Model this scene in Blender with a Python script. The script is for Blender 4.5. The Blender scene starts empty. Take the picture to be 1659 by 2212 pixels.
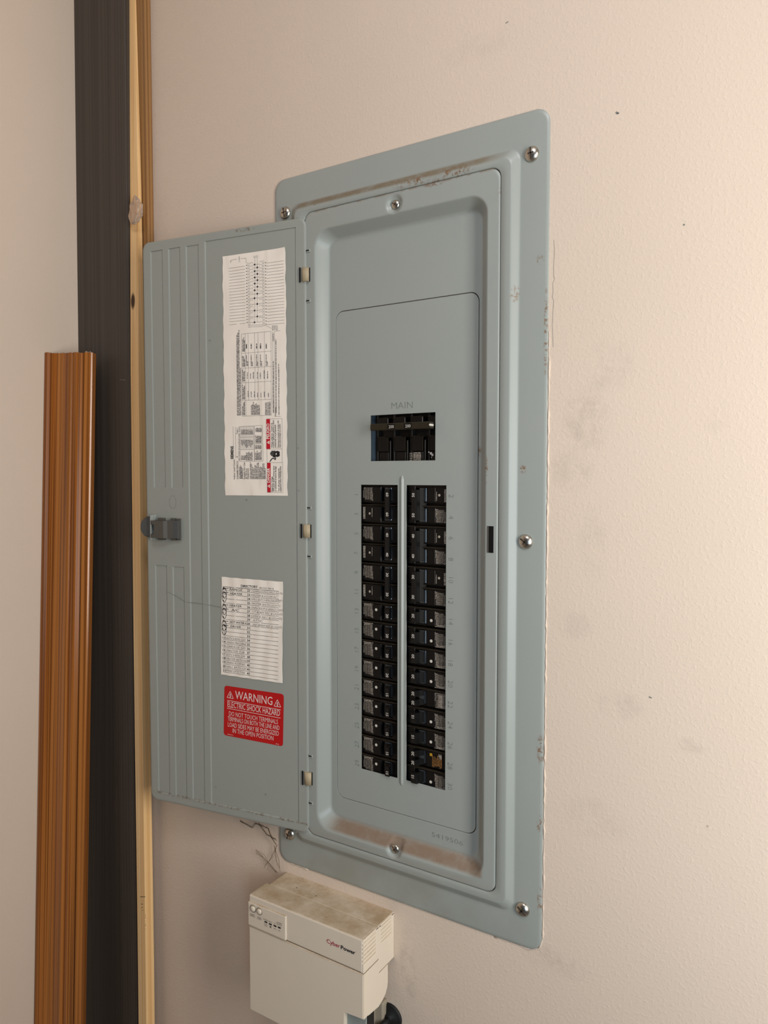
import bpy, bmesh, math, random
import numpy as np
from mathutils import Vector, Matrix

# ------------------------------------------------------------------ camera, world, light, exposure
Z0 = 1.0                                   # height of the panel's lower edge above the floor
scn = bpy.context.scene
COL = scn.collection
CAM = np.array([0.67407551, -0.78755774, 0.54262064])      # relative to the panel's lower left corner
FPX = 1599.6
YAW, PITCH = 0.5655, 0.0487
cam = bpy.data.cameras.new('camera'); cam_o = bpy.data.objects.new('camera', cam); COL.objects.link(cam_o)
cam.sensor_fit = 'VERTICAL'; cam.sensor_height = 36.0; cam.sensor_width = 27.0
cam.lens = FPX / 2212 * 36.0
cam.clip_start = 0.02
cam_o.location = (CAM[0], CAM[1], CAM[2] + Z0)
cam_o.rotation_euler = (math.pi / 2 - PITCH, 0, YAW)
scn.camera = cam_o
scn.view_settings.view_transform = 'Standard'
scn.view_settings.look = 'None'
scn.view_settings.gamma = 1.0
scn.view_settings.use_curve_mapping = False
scn.view_settings.exposure = 0.0

w = bpy.data.worlds.new('world'); scn.world = w; w.use_nodes = True
bg = w.node_tree.nodes['Background']
bg.inputs[0].default_value = (0.80, 0.86, 1.0, 1); bg.inputs[1].default_value = 0.004

def area(name, loc, target, sx, sy, power, color, spread=math.pi):
    l = bpy.data.lights.new(name, 'AREA'); l.shape = 'RECTANGLE'; l.size = sx; l.size_y = sy
    l.energy = power; l.color = color; l.spread = spread
    o = bpy.data.objects.new(name, l); COL.objects.link(o); o.location = loc
    d = Vector(target) - Vector(loc); o.rotation_euler = d.to_track_quat('-Z', 'Y').to_euler()
    return o
# unseen light added close to the wall to brighten the right side, ceiling lamp above the panel, daylight from the garage opening behind on the right
area('added_side_light', (1.32, -0.54, 1.56), (0.38, 0, 1.45), 0.28, 1.0, 13.6, (1.0, 0.95, 0.875))
area('ceiling_lamp', (0.56, -0.88, 2.6), (0.22, 0, 1.58), 0.4, 0.3, 5.0, (0.95, 0.95, 1.0))
area('daylight_opening', (1.3, -1.3, 1.32), (0.9, 0, 1.3), 0.4, 0.8, 3.3, (0.66, 0.84, 1.0), 1.8)

# ------------------------------------------------------------------ projection helpers (photo pixel -> point on a real plane)
def _basis():
    f = np.array([-math.sin(YAW) * math.cos(PITCH), math.cos(YAW) * math.cos(PITCH), -math.sin(PITCH)])
    r = np.array([math.cos(YAW), math.sin(YAW), 0.0])
    return r, np.cross(r, f), f
RV, UV, FV = _basis()
def ray(x, y): return FV * FPX + RV * (x - 829.5) + UV * (1106 - y)
def on_wall(x, y, Y=0.0):
    d = ray(x, y); P = CAM + d * (Y - CAM[1]) / d[1]; return float(P[0]), float(P[2])
HX, HY, TH = 0.0586, -0.0102, 0.1502       # door hinge line and opening angle
DN = np.cross(np.array([-math.cos(TH), -math.sin(TH), 0]), [0, 0, 1.0])
def on_door(x, y):
    d = ray(x, y); t = ((np.array([HX, HY, 0]) - CAM) @ DN) / (d @ DN); P = CAM + t * d
    return float((P - np.array([HX, HY, 0])) @ np.array([math.cos(TH), math.sin(TH), 0])), float(P[2])

# ------------------------------------------------------------------ material helpers
class NT:
    def __init__(s, name, rough=0.5, spec=0.5, metal=0.0):
        s.m = bpy.data.materials.new(name); s.m.use_nodes = True; s.t = s.m.node_tree; s.n = s.t.nodes
        s.b = s.n['Principled BSDF']; s.b.inputs['Roughness'].default_value = rough
        s.b.inputs['Metallic'].default_value = metal; s.b.inputs['Specular IOR Level'].default_value = spec
    def lk(s, a, b): s.t.links.new(a, b)
    def put(s, sock, v):
        if hasattr(v, 'is_linked') or isinstance(v, bpy.types.NodeSocket): s.lk(v, sock)
        elif isinstance(v, (tuple, list)): sock.default_value = tuple(v) + ((1,) if len(v) == 3 and len(sock.default_value) == 4 else ())
        else: sock.default_value = v
    def pos(s):
        if not hasattr(s, '_p'):
            s._p = s.n.new('ShaderNodeTexCoord').outputs['Object']
        return s._p
    def xyz(s):
        if not hasattr(s, '_s'):
            q = s.n.new('ShaderNodeSeparateXYZ'); s.lk(s.pos(), q.inputs[0]); s._s = q.outputs
        return s._s
    def math(s, op, a, b=0.0, clamp=False):
        q = s.n.new('ShaderNodeMath'); q.operation = op; q.use_clamp = clamp; s.put(q.inputs[0], a); s.put(q.inputs[1], b); return q.outputs[0]
    def step(s, v, a, b, x=0.0, y=1.0):
        q = s.n.new('ShaderNodeMapRange'); q.interpolation_type = 'SMOOTHSTEP'
        for i, k in enumerate((v, a, b, x, y)): s.put(q.inputs[i], k)
        return q.outputs[0]
    def band(s, v, a, b, c, d): return s.math('MULTIPLY', s.step(v, a, b), s.step(v, c, d, 1.0, 0.0))
    def noise(s, scale, detail=3, rough=0.5, stretch=None, off=(0, 0, 0)):
        q = s.n.new('ShaderNodeTexNoise'); q.inputs['Scale'].default_value = scale
        q.inputs['Detail'].default_value = detail; q.inputs['Roughness'].default_value = rough
        mp = s.n.new('ShaderNodeMapping'); s.lk(s.pos(), mp.inputs[0]); mp.inputs['Location'].default_value = off
        if stretch: mp.inputs['Scale'].default_value = stretch
        s.lk(mp.outputs[0], q.inputs['Vector']); return q.outputs['Fac']
    def voro(s, scale, stretch=None):
        q = s.n.new('ShaderNodeTexVoronoi'); q.inputs['Scale'].default_value = scale
        mp = s.n.new('ShaderNodeMapping'); s.lk(s.pos(), mp.inputs[0])
        if stretch: mp.inputs['Scale'].default_value = stretch
        s.lk(mp.outputs[0], q.inputs['Vector']); return q.outputs['Distance'], q.outputs['Color']
    def specks(s, scale, size, keep):
        d, c = s.voro(scale); q = s.n.new('ShaderNodeSeparateColor'); s.lk(c, q.inputs[0])
        return s.math('MULTIPLY', s.step(d, size, size * 0.5), s.math('GREATER_THAN', q.outputs[0], 1 - keep))
    def mix(s, fac, a, b):
        q = s.n.new('ShaderNodeMix'); q.data_type = 'RGBA'; s.put(q.inputs[0], fac); s.put(q.inputs[6], a); s.put(q.inputs[7], b); return q.outputs[2]
    def blob(s, x, z, rx, rz, hard=0.3):
        o = s.xyz(); a = s.math('POWER', s.math('DIVIDE', s.math('SUBTRACT', o[0], x), rx), 2)
        b = s.math('POWER', s.math('DIVIDE', s.math('SUBTRACT', o[2], z), rz), 2)
        return s.step(s.math('ADD', a, b), 1.0, hard)
    def color(s, c): s.put(s.b.inputs['Base Color'], c); return s
    def bump(s, h, strength, dist=0.001):
        q = s.n.new('ShaderNodeBump'); q.inputs['Strength'].default_value = strength; q.inputs['Distance'].default_value = dist
        s.lk(h, q.inputs['Height']); s.lk(q.outputs[0], s.b.inputs['Normal']); return s

def plain(name, col, rough=0.5, spec=0.5, metal=0.0, var=0.06, scale=60):
    t = NT(name, rough, spec, metal)
    n = t.noise(scale, 4)
    t.color(t.mix(n, tuple(c * (1 - var) for c in col), tuple(min(1, c * (1 + var)) for c in col)))
    return t.m

def wall_material(name, stains_and_shade):
    t = NT(name, 0.62, 0.3)
    c = t.mix(t.step(t.noise(2.2, 2), 0.3, 0.7), (0.685, 0.570, 0.465), (0.715, 0.590, 0.488))
    c = t.mix(t.math('MULTIPLY', t.noise(14, 4), 0.10), c, (0.52, 0.43, 0.37))
    if stains_and_shade:
        sm = None
        nz = t.math('MULTIPLY', t.step(t.noise(34, 8, 0.75), 0.38, 0.72), 0.7)
        for x, z, rx, rz, k in stains_and_shade:
            b = t.math('MULTIPLY', t.math('MULTIPLY', t.blob(x, z, rx, rz, 0.0), nz), k)
            sm = b if sm is None else t.math('MAXIMUM', sm, b)
        c = t.mix(sm, c, (0.27, 0.22, 0.20))
    c = t.mix(t.math('MULTIPLY', t.specks(34, 0.055, 0.05), 0.55), c, (0.20, 0.14, 0.11))
    t.color(c)
    h = t.math('ADD', t.math('MULTIPLY', t.noise(560, 2, 0.5), 0.5), t.math('MULTIPLY', t.step(t.noise(260, 2, 0.5), 0.45, 0.8), 0.45))
    t.bump(h, 0.42 if stains_and_shade else 0.22, 0.0008)
    return t.m

def paint_material(name, kind):
    """grey-green baked enamel with the dusty, rusty and darker areas of this piece"""
    t = NT(name, 0.34, 0.5)
    o = t.xyz()
    c = t.mix(t.noise(9, 3), (0.312, 0.342, 0.322), (0.338, 0.360, 0.338))
    c = t.mix(t.math('MULTIPLY', t.specks(55, 0.06, 0.10), 0.8), c, (0.05, 0.035, 0.028))
    fine = t.math('MULTIPLY', t.step(t.noise(210, 6, 0.75), 0.46, 0.62), 0.9)
    rust = None
    def add(m):
        nonlocal rust
        rust = m if rust is None else t.math('MAXIMUM', rust, m)
    dust_tone = None
    if kind == 'trim':
        dust_tone = t.math('MULTIPLY', t.band(o[2], 0.893, 0.8965, 0.901, 0.9055), t.band(o[0], 0.03, 0.05, 0.30, 0.345))
        dust_tone = t.math('MULTIPLY', dust_tone, t.step(t.noise(60, 5, 0.7), 0.2, 0.6, 0.45, 0.95))
        left = t.math('MULTIPLY', t.band(o[0], 0.028, 0.031, 0.036, 0.040), t.band(o[2], 0.05, 0.06, 0.895, 0.903))  # evenly darker strip down the left slope of the bead
        dust_tone = t.math('MAXIMUM', dust_tone, t.math('MULTIPLY', left, 0.45))
        g = t.math('MULTIPLY', t.step(o[2], 0.075, 0.02), t.step(t.noise(14, 4), 0.35, 0.7))
        dust_tone = t.math('MAXIMUM', dust_tone, t.math('MULTIPLY', g, 0.28))
        for x, z, rx, rz in ((0.222, 0.893, 0.035, 0.007), (0.275, 0.893, 0.03, 0.009), (0.255, 0.888, 0.02, 0.003), (0.384, 0.235, 0.006, 0.02), (0.384, 0.15, 0.005, 0.012),
                             (0.378, 0.78, 0.006, 0.008), (0.350, 0.745, 0.006, 0.012), (0.385, 0.70, 0.003, 0.06), (0.385, 0.06, 0.004, 0.02), (0.36, 0.55, 0.005, 0.006)):
            add(t.math('MULTIPLY', t.blob(x, z, rx, rz, 0.0), fine))
        dk, rc = (0.205, 0.160, 0.100), (0.19, 0.085, 0.025)
    elif kind == 'front':
        dust_tone = t.math('MULTIPLY', t.band(o[2], 0.0665, 0.071, 0.078, 0.087), t.band(o[0], 0.078, 0.11, 0.312, 0.318))
        dust_tone = t.math('MULTIPLY', dust_tone, t.step(t.noise(70, 5, 0.7), 0.15, 0.6, 0.55, 1.0))
        edge = t.math('MULTIPLY', t.band(o[2], 0.884, 0.8853, 0.889, 0.89), t.step(t.noise(90, 4), 0.4, 0.6))
        dust_tone = t.math('MAXIMUM', dust_tone, t.math('MULTIPLY', edge, 0.7))
        low = t.math('MULTIPLY', t.step(o[2], 0.069, 0.06), t.step(t.noise(25, 4, 0.6, (0.4, 1, 2.0)), 0.3, 0.7))
        dust_tone = t.math('MAXIMUM', dust_tone, t.math('MULTIPLY', low, 0.25))
        for x, z, rx, rz in ((0.25, 0.885, 0.018, 0.004), (0.331, 0.862, 0.003, 0.008), (0.317, 0.55, 0.004, 0.02), (0.2995, 0.165, 0.004, 0.01), (0.3, 0.57, 0.008, 0.009)):
            add(t.math('MULTIPLY', t.blob(x, z, rx, rz, 0.0), fine))
        dk, rc = (0.235, 0.165, 0.115), (0.17, 0.08, 0.03)
    elif kind == 'door':
        c = t.mix(1.0, c, t.mix(t.noise(9, 3), (0.298, 0.318, 0.292), (0.318, 0.334, 0.305)))
        add(t.math('MULTIPLY', t.blob(-0.095, 0.877, 0.02, 0.004, 0.0), fine))
        add(t.math('MULTIPLY', t.math('MULTIPLY', t.band(o[2], 0.0655, 0.0675, 0.0695, 0.071), fine), 0.8))
        dk, rc = (0.2, 0.18, 0.15), (0.12, 0.07, 0.04)
    else:
        add(t.math('MULTIPLY', t.band(o[2], 0.7555, 0.7562, 0.76, 0.77), 0.5))
        dk, rc = (0.2, 0.18, 0.15), (0.10, 0.06, 0.04)
    if dust_tone is not None: c = t.mix(dust_tone, c, dk)
    if rust is not None: c = t.mix(rust, c, rc)
    t.color(c)
    if dust_tone is not None: t.put(t.b.inputs['Roughness'], t.math('ADD', t.math('MULTIPLY', dust_tone, 0.4), 0.34))
    t.bump(t.noise(420, 2), 0.05, 0.0004)
    return t.m

def wood(name, ca, cb, cc, fine, coarse, rough, knots=(), spec=0.4, bump=0.15, lean=0.0):
    t = NT(name, rough, spec); o = t.xyz()
    q = t.n.new('ShaderNodeCombineXYZ'); t.lk(o[0], q.inputs[0]); t.lk(t.math('SUBTRACT', o[1], t.math('MULTIPLY', o[2], lean)), q.inputs[1]); t.lk(o[2], q.inputs[2])
    t._p = q.outputs[0]                    # grain follows the leaning board
    n1 = t.noise(coarse, 2, 0.5, (1, 1, 0.010)); n2 = t.noise(fine, 1.5, 0.5, (1, 1, 0.003))
    wv = t.step(n1, 0.35, 0.62)
    c = t.mix(wv, ca, cb); c = t.mix(t.math('MULTIPLY', t.step(n2, 0.42, 0.66), 0.75), c, cc)
    for x, z, rx, rz in knots:
        c = t.mix(t.blob(x, z, rx, rz, 0.2), c, (0.06, 0.022, 0.010))
    t.color(c); t.bump(n2, bump, 0.0006); return t.m

M = {}
M['wall'] = wall_material('painted_drywall', [(0.43, 0.60, 0.03, 0.05, 0.55), (0.455, 0.655, 0.03, 0.04, 0.35), (0.415, 0.55, 0.03, 0.03, 0.45), (0.44, 0.47, 0.02, 0.05, 0.22), (0.42, 0.38, 0.025, 0.02, 0.30),
                                     (0.47, 0.30, 0.03, 0.02, 0.35), (0.54, 0.27, 0.02, 0.01, 0.4), (0.56, 0.60, 0.02, 0.02, 0.3), (0.44, 0.17, 0.05, 0.03, 0.25), (0.40, -0.005, 0.05, 0.02, 0.35),
                                     (0.21, -0.07, 0.015, 0.05, 0.6), (0.215, -0.10, 0.012, 0.03, 0.6), (0.30, 1.03, 0.06, 0.02, 0.2)])  # first two blobs here paint the soft shadow beside the battery box
M['wall2'] = wall_material('painted_drywall_side', None)
M['trim'] = paint_material('enamel_trim', 'trim'); M['front'] = paint_material('enamel_dead_front', 'front')
M['plate'] = paint_material('enamel_plate', 'plate'); M['door'] = paint_material('enamel_door', 'door')
M['stamp'] = plain('stamped_shadow', (0.17, 0.185, 0.17), 0.6)
M['steel'] = plain('zinc_steel', (0.55, 0.51, 0.45), 0.30, 0.5, 1.0, 0.15, 300)
M['slot'] = plain('screw_slot', (0.07, 0.06, 0.05), 0.5, 0.3, 0.6)
M['can'] = plain('enclosure_steel', (0.035, 0.038, 0.04), 0.5)
M['bluegrey'] = plain('blue_grey_steel', (0.06, 0.085, 0.11), 0.45)
M['black'] = plain('black_phenolic', (0.0042, 0.0036, 0.0034), 0.38, 0.28, 0, 0.3, 90)
M['black2'] = plain('black_handle', (0.0055, 0.0055, 0.0058), 0.25, 0.38, 0, 0.2, 90)
M['dusty'] = plain('dusty_black_rib', (0.024, 0.017, 0.010), 0.7, 0.2, 0, 0.5, 300)
M['dustbar'] = plain('dusty_brown_bar', (0.022, 0.017, 0.009), 0.5, 0.3, 0, 0.3, 200)
M['ink'] = plain('pale_ink', (0.38, 0.33, 0.28), 0.6, 0.2, 0, 0.15, 500)
M['inkw'] = plain('white_ink', (0.62, 0.58, 0.52), 0.6, 0.2)
M['yellow'] = plain('yellow_print', (0.45, 0.25, 0.02), 0.6, 0.2)
M['orangeink'] = plain('orange_print', (0.30, 0.14, 0.04), 0.6, 0.2, 0, 0.5, 700)
M['rotor'] = plain('glossy_rotor', (0.05, 0.055, 0.06), 0.08, 0.8)
M['latch'] = plain('grey_latch_plastic', (0.075, 0.080, 0.082), 0.42, 0.4)
M['latch2'] = plain('brown_grey_latch_plastic', (0.085, 0.078, 0.066), 0.5, 0.4)
M['tan'] = plain('tan_plastic', (0.42, 0.34, 0.22), 0.5, 0.4, 0, 0.18, 120)
M['grime'] = plain('brown_grime', (0.030, 0.018, 0.013), 0.9, 0.1, 0, 0.4, 200)
M['dark'] = plain('dark_gap', (0.008, 0.007, 0.007), 0.8, 0.1)
def paper_mat():
    t = NT('aged_paper', 0.7, 0.2)
    c = t.mix(t.noise(30, 4), (0.86, 0.78, 0.69), (0.91, 0.84, 0.76))
    c = t.mix(t.math('MULTIPLY', t.step(t.noise(60, 4, 0.6, (1, 1, 0.12)), 0.55, 0.75), 0.35), c, (0.52, 0.43, 0.33))
    t.color(c); return t.m
M['paper'] = paper_mat()
M['pink'] = M['paper']
M['bink'] = plain('black_ink', (0.02, 0.018, 0.02), 0.6, 0.2)
M['gink'] = plain('grey_ink', (0.20, 0.18, 0.17), 0.6, 0.2, 0, 0.2, 900)
M['pencil'] = plain('pencil', (0.15, 0.135, 0.12), 0.6, 0.2, 0, 0.3, 500)
M['red'] = plain('red_vinyl', (0.48, 0.004, 0.006), 0.38, 0.4, 0, 0.03)
M['redink'] = plain('red_ink', (0.52, 0.015, 0.03), 0.5, 0.2, 0, 0.03)
M['wink'] = plain('white_vinyl_ink', (0.80, 0.60, 0.57), 0.5, 0.3, 0, 0.02)
def ups_mat():
    t = NT('beige_abs_plastic', 0.48, 0.4); o = t.xyz()
    g = t.n.new('ShaderNodeNewGeometry'); q = t.n.new('ShaderNodeSeparateXYZ'); t.lk(g.outputs['Normal'], q.inputs[0])
    up = t.step(q.outputs[2], 0.55, 0.95)
    c = t.mix(t.noise(25, 3), (0.73, 0.64, 0.525), (0.77, 0.68, 0.56))
    st = t.math('MAXIMUM', t.blob(0.082, -0.118, 0.012, 0.007, 0.6), t.math('MAXIMUM', t.blob(0.094, -0.100, 0.010, 0.007, 0.6), t.blob(0.090, -0.143, 0.006, 0.005, 0.6)))
    c = t.mix(t.math('MULTIPLY', st, 0.22), c, (0.34, 0.27, 0.17))
    d = t.math('MULTIPLY', up, t.step(t.noise(30, 6, 0.7), 0.25, 0.7, 0.25, 0.85))
    c = t.mix(d, c, (0.36, 0.245, 0.125))
    s1 = t.math('MULTIPLY', up, t.specks(120, 0.16, 0.16)); c = t.mix(s1, c, (0.06, 0.04, 0.02))
    t.color(c); t.bump(t.noise(900, 2), 0.12, 0.0003); return t.m
M['ups'] = ups_mat()
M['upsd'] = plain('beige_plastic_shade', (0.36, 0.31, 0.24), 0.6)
M['bay'] = plain('blue_grey_plastic', (0.30, 0.34, 0.33), 0.5)
M['logo_red'] = plain('logo_red', (0.42, 0.015, 0.05), 0.5, 0.2)
M['concrete'] = plain('concrete', (0.30, 0.28, 0.26), 0.8, 0.2, 0, 0.15, 8)
M['ceil'] = plain('ceiling_paint', (0.66, 0.60, 0.53), 0.8, 0.2)
M['rubber'] = plain('black_rubber', (0.010, 0.010, 0.010), 0.55, 0.3)
M['oak'] = wood('stained_oak', (0.34, 0.108, 0.020), (0.46, 0.175, 0.042), (0.125, 0.038, 0.009), 420, 75, 0.20, spec=0.5, lean=0.0405)
M['pine'] = wood('raw_pine', (0.90, 0.58, 0.27), (0.93, 0.66, 0.35), (0.76, 0.44, 0.18), 260, 60, 0.55, knots=[(-0.2665, 0.810, 0.0060, 0.015), (-0.2655, 0.957, 0.0025, 0.005), (-0.2555, 1.085, 0.0012, 0.006)])
M['pine2'] = wood('orange_pine', (0.31, 0.16, 0.055), (0.36, 0.19, 0.07), (0.20, 0.09, 0.03), 260, 60, 0.5)
M['plank'] = wood('charcoal_plank', (0.058, 0.046, 0.037), (0.068, 0.055, 0.045), (0.043, 0.034, 0.028), 300, 35, 0.5, bump=0.08, lean=0.0083)
def film():
    t = NT('clear_film', 0.12, 0.6); t.b.inputs['Transmission Weight'].default_value = 0.75; t.b.inputs['IOR'].default_value = 1.25
    t.color((0.80, 0.70, 0.60)); return t.m
M['film'] = film()
M['web'] = plain('dusty_web', (0.13, 0.09, 0.06), 0.9, 0.1)

# ------------------------------------------------------------------ mesh helpers
def obj(name, me, mats, parent=None, loc=(0, 0, 0), smooth=False):
    o = bpy.data.objects.new(name, me); COL.objects.link(o)
    for m in (mats if isinstance(mats, (list, tuple)) else [mats]): me.materials.append(M[m] if isinstance(m, str) else m)
    o.location = loc; o.parent = parent
    if smooth:
        for p in me.polygons: p.use_smooth = True
    return o
def pm(name, V, F, mats, parent=None, loc=(0, 0, 0), mi=None, smooth=False):
    me = bpy.data.meshes.new(name); me.from_pydata([tuple(v) for v in V], [], [tuple(f) for f in F]); me.update()
    if mi is not None: me.polygons.foreach_set('material_index', mi)
    return obj(name, me, mats, parent, loc, smooth)
def bmo(name, bm, mats, parent=None, loc=(0, 0, 0), smooth=False):
    bmesh.ops.recalc_face_normals(bm, faces=bm.faces)
    me = bpy.data.meshes.new(name); bm.to_mesh(me); bm.free(); return obj(name, me, mats, parent, loc, smooth)
def box(bm, x0, x1, y0, y1, z0, z1, bev=0.0, seg=2, mi=0):
    r = bmesh.ops.create_cube(bm, size=1.0); vs = r['verts']
    bmesh.ops.transform(bm, matrix=Matrix.Translation(((x0 + x1) / 2, (y0 + y1) / 2, (z0 + z1) / 2)) @ Matrix.Diagonal((x1 - x0, y1 - y0, z1 - z0, 1)), verts=vs)
    fs = set(f for v in vs for f in v.link_faces)
    for f in fs: f.material_index = mi
    if bev > 0:
        es = list(set(e for v in vs for e in v.link_edges))
        rr = bmesh.ops.bevel(bm, geom=es, offset=bev, segments=seg, affect='EDGES', profile=0.5)
        for f in rr['faces']: f.material_index = mi
    return vs
def newbox(name, b, mat, parent=None, bev=0.0, loc=(0, 0, 0), seg=2):
    bm = bmesh.new(); box(bm, *b, bev=bev, seg=seg); return bmo(name, bm, mat, parent, loc)
def lathe(bm, prof, cx, y0, cz, n=24, mi=0, dirn=-1):
    """profile [(radius, height above surface)], axis along -Y"""
    rings = []
    for r, h in prof:
        if r < 1e-6: rings.append([bm.verts.new((cx, y0 + dirn * h, cz))])
        else: rings.append([bm.verts.new((cx + r * math.cos(2 * math.pi * k / n), y0 + dirn * h, cz + r * math.sin(2 * math.pi * k / n))) for k in range(n)])
    for a, b in zip(rings[:-1], rings[1:]):
        for k in range(n):
            k2 = (k + 1) % n
            if len(a) == 1: f = bm.faces.new((a[0], b[k], b[k2]))
            elif len(b) == 1: f = bm.faces.new((a[k], b[0], a[k2]))
            else: f = bm.faces.new((a[k], b[k], b[k2], a[k2]))
            f.material_index = mi; f.smooth = True
def rrect(x0, x1, z0, z1, r, nc=10, nx=120, nz=70):
    P = []
    def seg(a, b, n): return [(a[0] + (b[0] - a[0]) * k / n, a[1] + (b[1] - a[1]) * k / n) for k in range(n)]
    def arc(cx, cz, a0): return [(cx + r * math.cos(a0 + math.pi / 2 * k / nc), cz + r * math.sin(a0 + math.pi / 2 * k / nc)) for k in range(nc)]
    P += seg((x0 + r, z0), (x1 - r, z0), nx); P += arc(x1 - r, z0 + r, -math.pi / 2)
    P += seg((x1, z0 + r), (x1, z1 - r), nz); P += arc(x1 - r, z1 - r, 0)
    P += seg((x1 - r, z1), (x0 + r, z1), nx); P += arc(x0 + r, z1 - r, math.pi / 2)
    P += seg((x0, z1 - r), (x0, z0 + r), nz); P += arc(x0 + r, z0 + r, math.pi)
    return P
def loops(name, L, mat, parent, disp=None, nx=120, nz=70, cap=False):
    """nested rounded rectangles: (x0,x1,z0,z1,r,Y)"""
    V, F = [], []
    for (x0, x1, z0, z1, r, Y) in L:
        for x, z in rrect(x0, x1, z0, z1, r, nx=nx, nz=nz): V.append((x, Y + (disp(x, z) if disp else 0), z))
    n = len(V) // len(L)
    for i in range(len(L) - 1):
        for k in range(n):
            a, b = i * n + k, i * n + (k + 1) % n
            F.append((a, b, b + n, a + n))
    if cap: F.append([(len(L) - 1) * n + k for k in range(n)])
    return pm(name, V, F, mat, parent, smooth=True)
def tube(bm, pts, r, n=8, mi=0, cap=True):
    rings = []; pts = [Vector(p) for p in pts]
    for i, p in enumerate(pts):
        d = (pts[min(i + 1, len(pts) - 1)] - pts[max(i - 1, 0)]).normalized()
        a = d.orthogonal().normalized() if i == 0 else (pa - d * pa.dot(d)).normalized()
        pa = a; b = d.cross(a)
        rr = r[i] if isinstance(r, (list, tuple)) else r
        rings.append([bm.verts.new(p + (a * math.cos(2 * math.pi * k / n) + b * math.sin(2 * math.pi * k / n)) * rr) for k in range(n)])
    for A, B in zip(rings[:-1], rings[1:]):
        for k in range(n):
            f = bm.faces.new((A[k], A[(k + 1) % n], B[(k + 1) % n], B[k])); f.smooth = True; f.material_index = mi
    if cap: bm.faces.new(rings[0]); bm.faces.new(rings[-1])
def empty(name, loc, rot=(0, 0, 0)):
    o = bpy.data.objects.new(name, None); COL.objects.link(o); o.location = loc; o.rotation_euler = rot; o.empty_display_size = 0.02; return o
def tag(o, label, cat, group=None):
    o['label'] = label; o['category'] = cat
    if group: o['group'] = group
    return o
def struct(o): o['kind'] = 'structure'; return o

_tc = {}
def text_geo(s, bold=0.0):
    """flat outline of a string in the built-in font: unit cap height, starts at x=0; returns verts, faces, width"""
    k = (s, bold)
    if k in _tc: return _tc[k]
    cu = bpy.data.curves.new('t', 'FONT'); cu.body = s; cu.size = 1.0; cu.resolution_u = 2; cu.offset = bold
    o = bpy.data.objects.new('t', cu); COL.objects.link(o)
    dg = bpy.context.evaluated_depsgraph_get(); me = bpy.data.meshes.new_from_object(o.evaluated_get(dg))
    V = np.array([v.co[:2] for v in me.vertices]) if len(me.vertices) else np.zeros((0, 2))
    F = [tuple(p.vertices) for p in me.polygons]
    bpy.data.objects.remove(o); bpy.data.curves.remove(cu); bpy.data.meshes.remove(me)
    if len(V): V[:, 0] -= V[:, 0].min()
    wd = V[:, 0].max() if len(V) else 1
    _tc[k] = (V, F, wd); return _tc[k]
CAPH = None
def cap_h():
    global CAPH
    if CAPH is None: CAPH = float(text_geo('H')[0][:, 1].max())
    return CAPH

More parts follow.
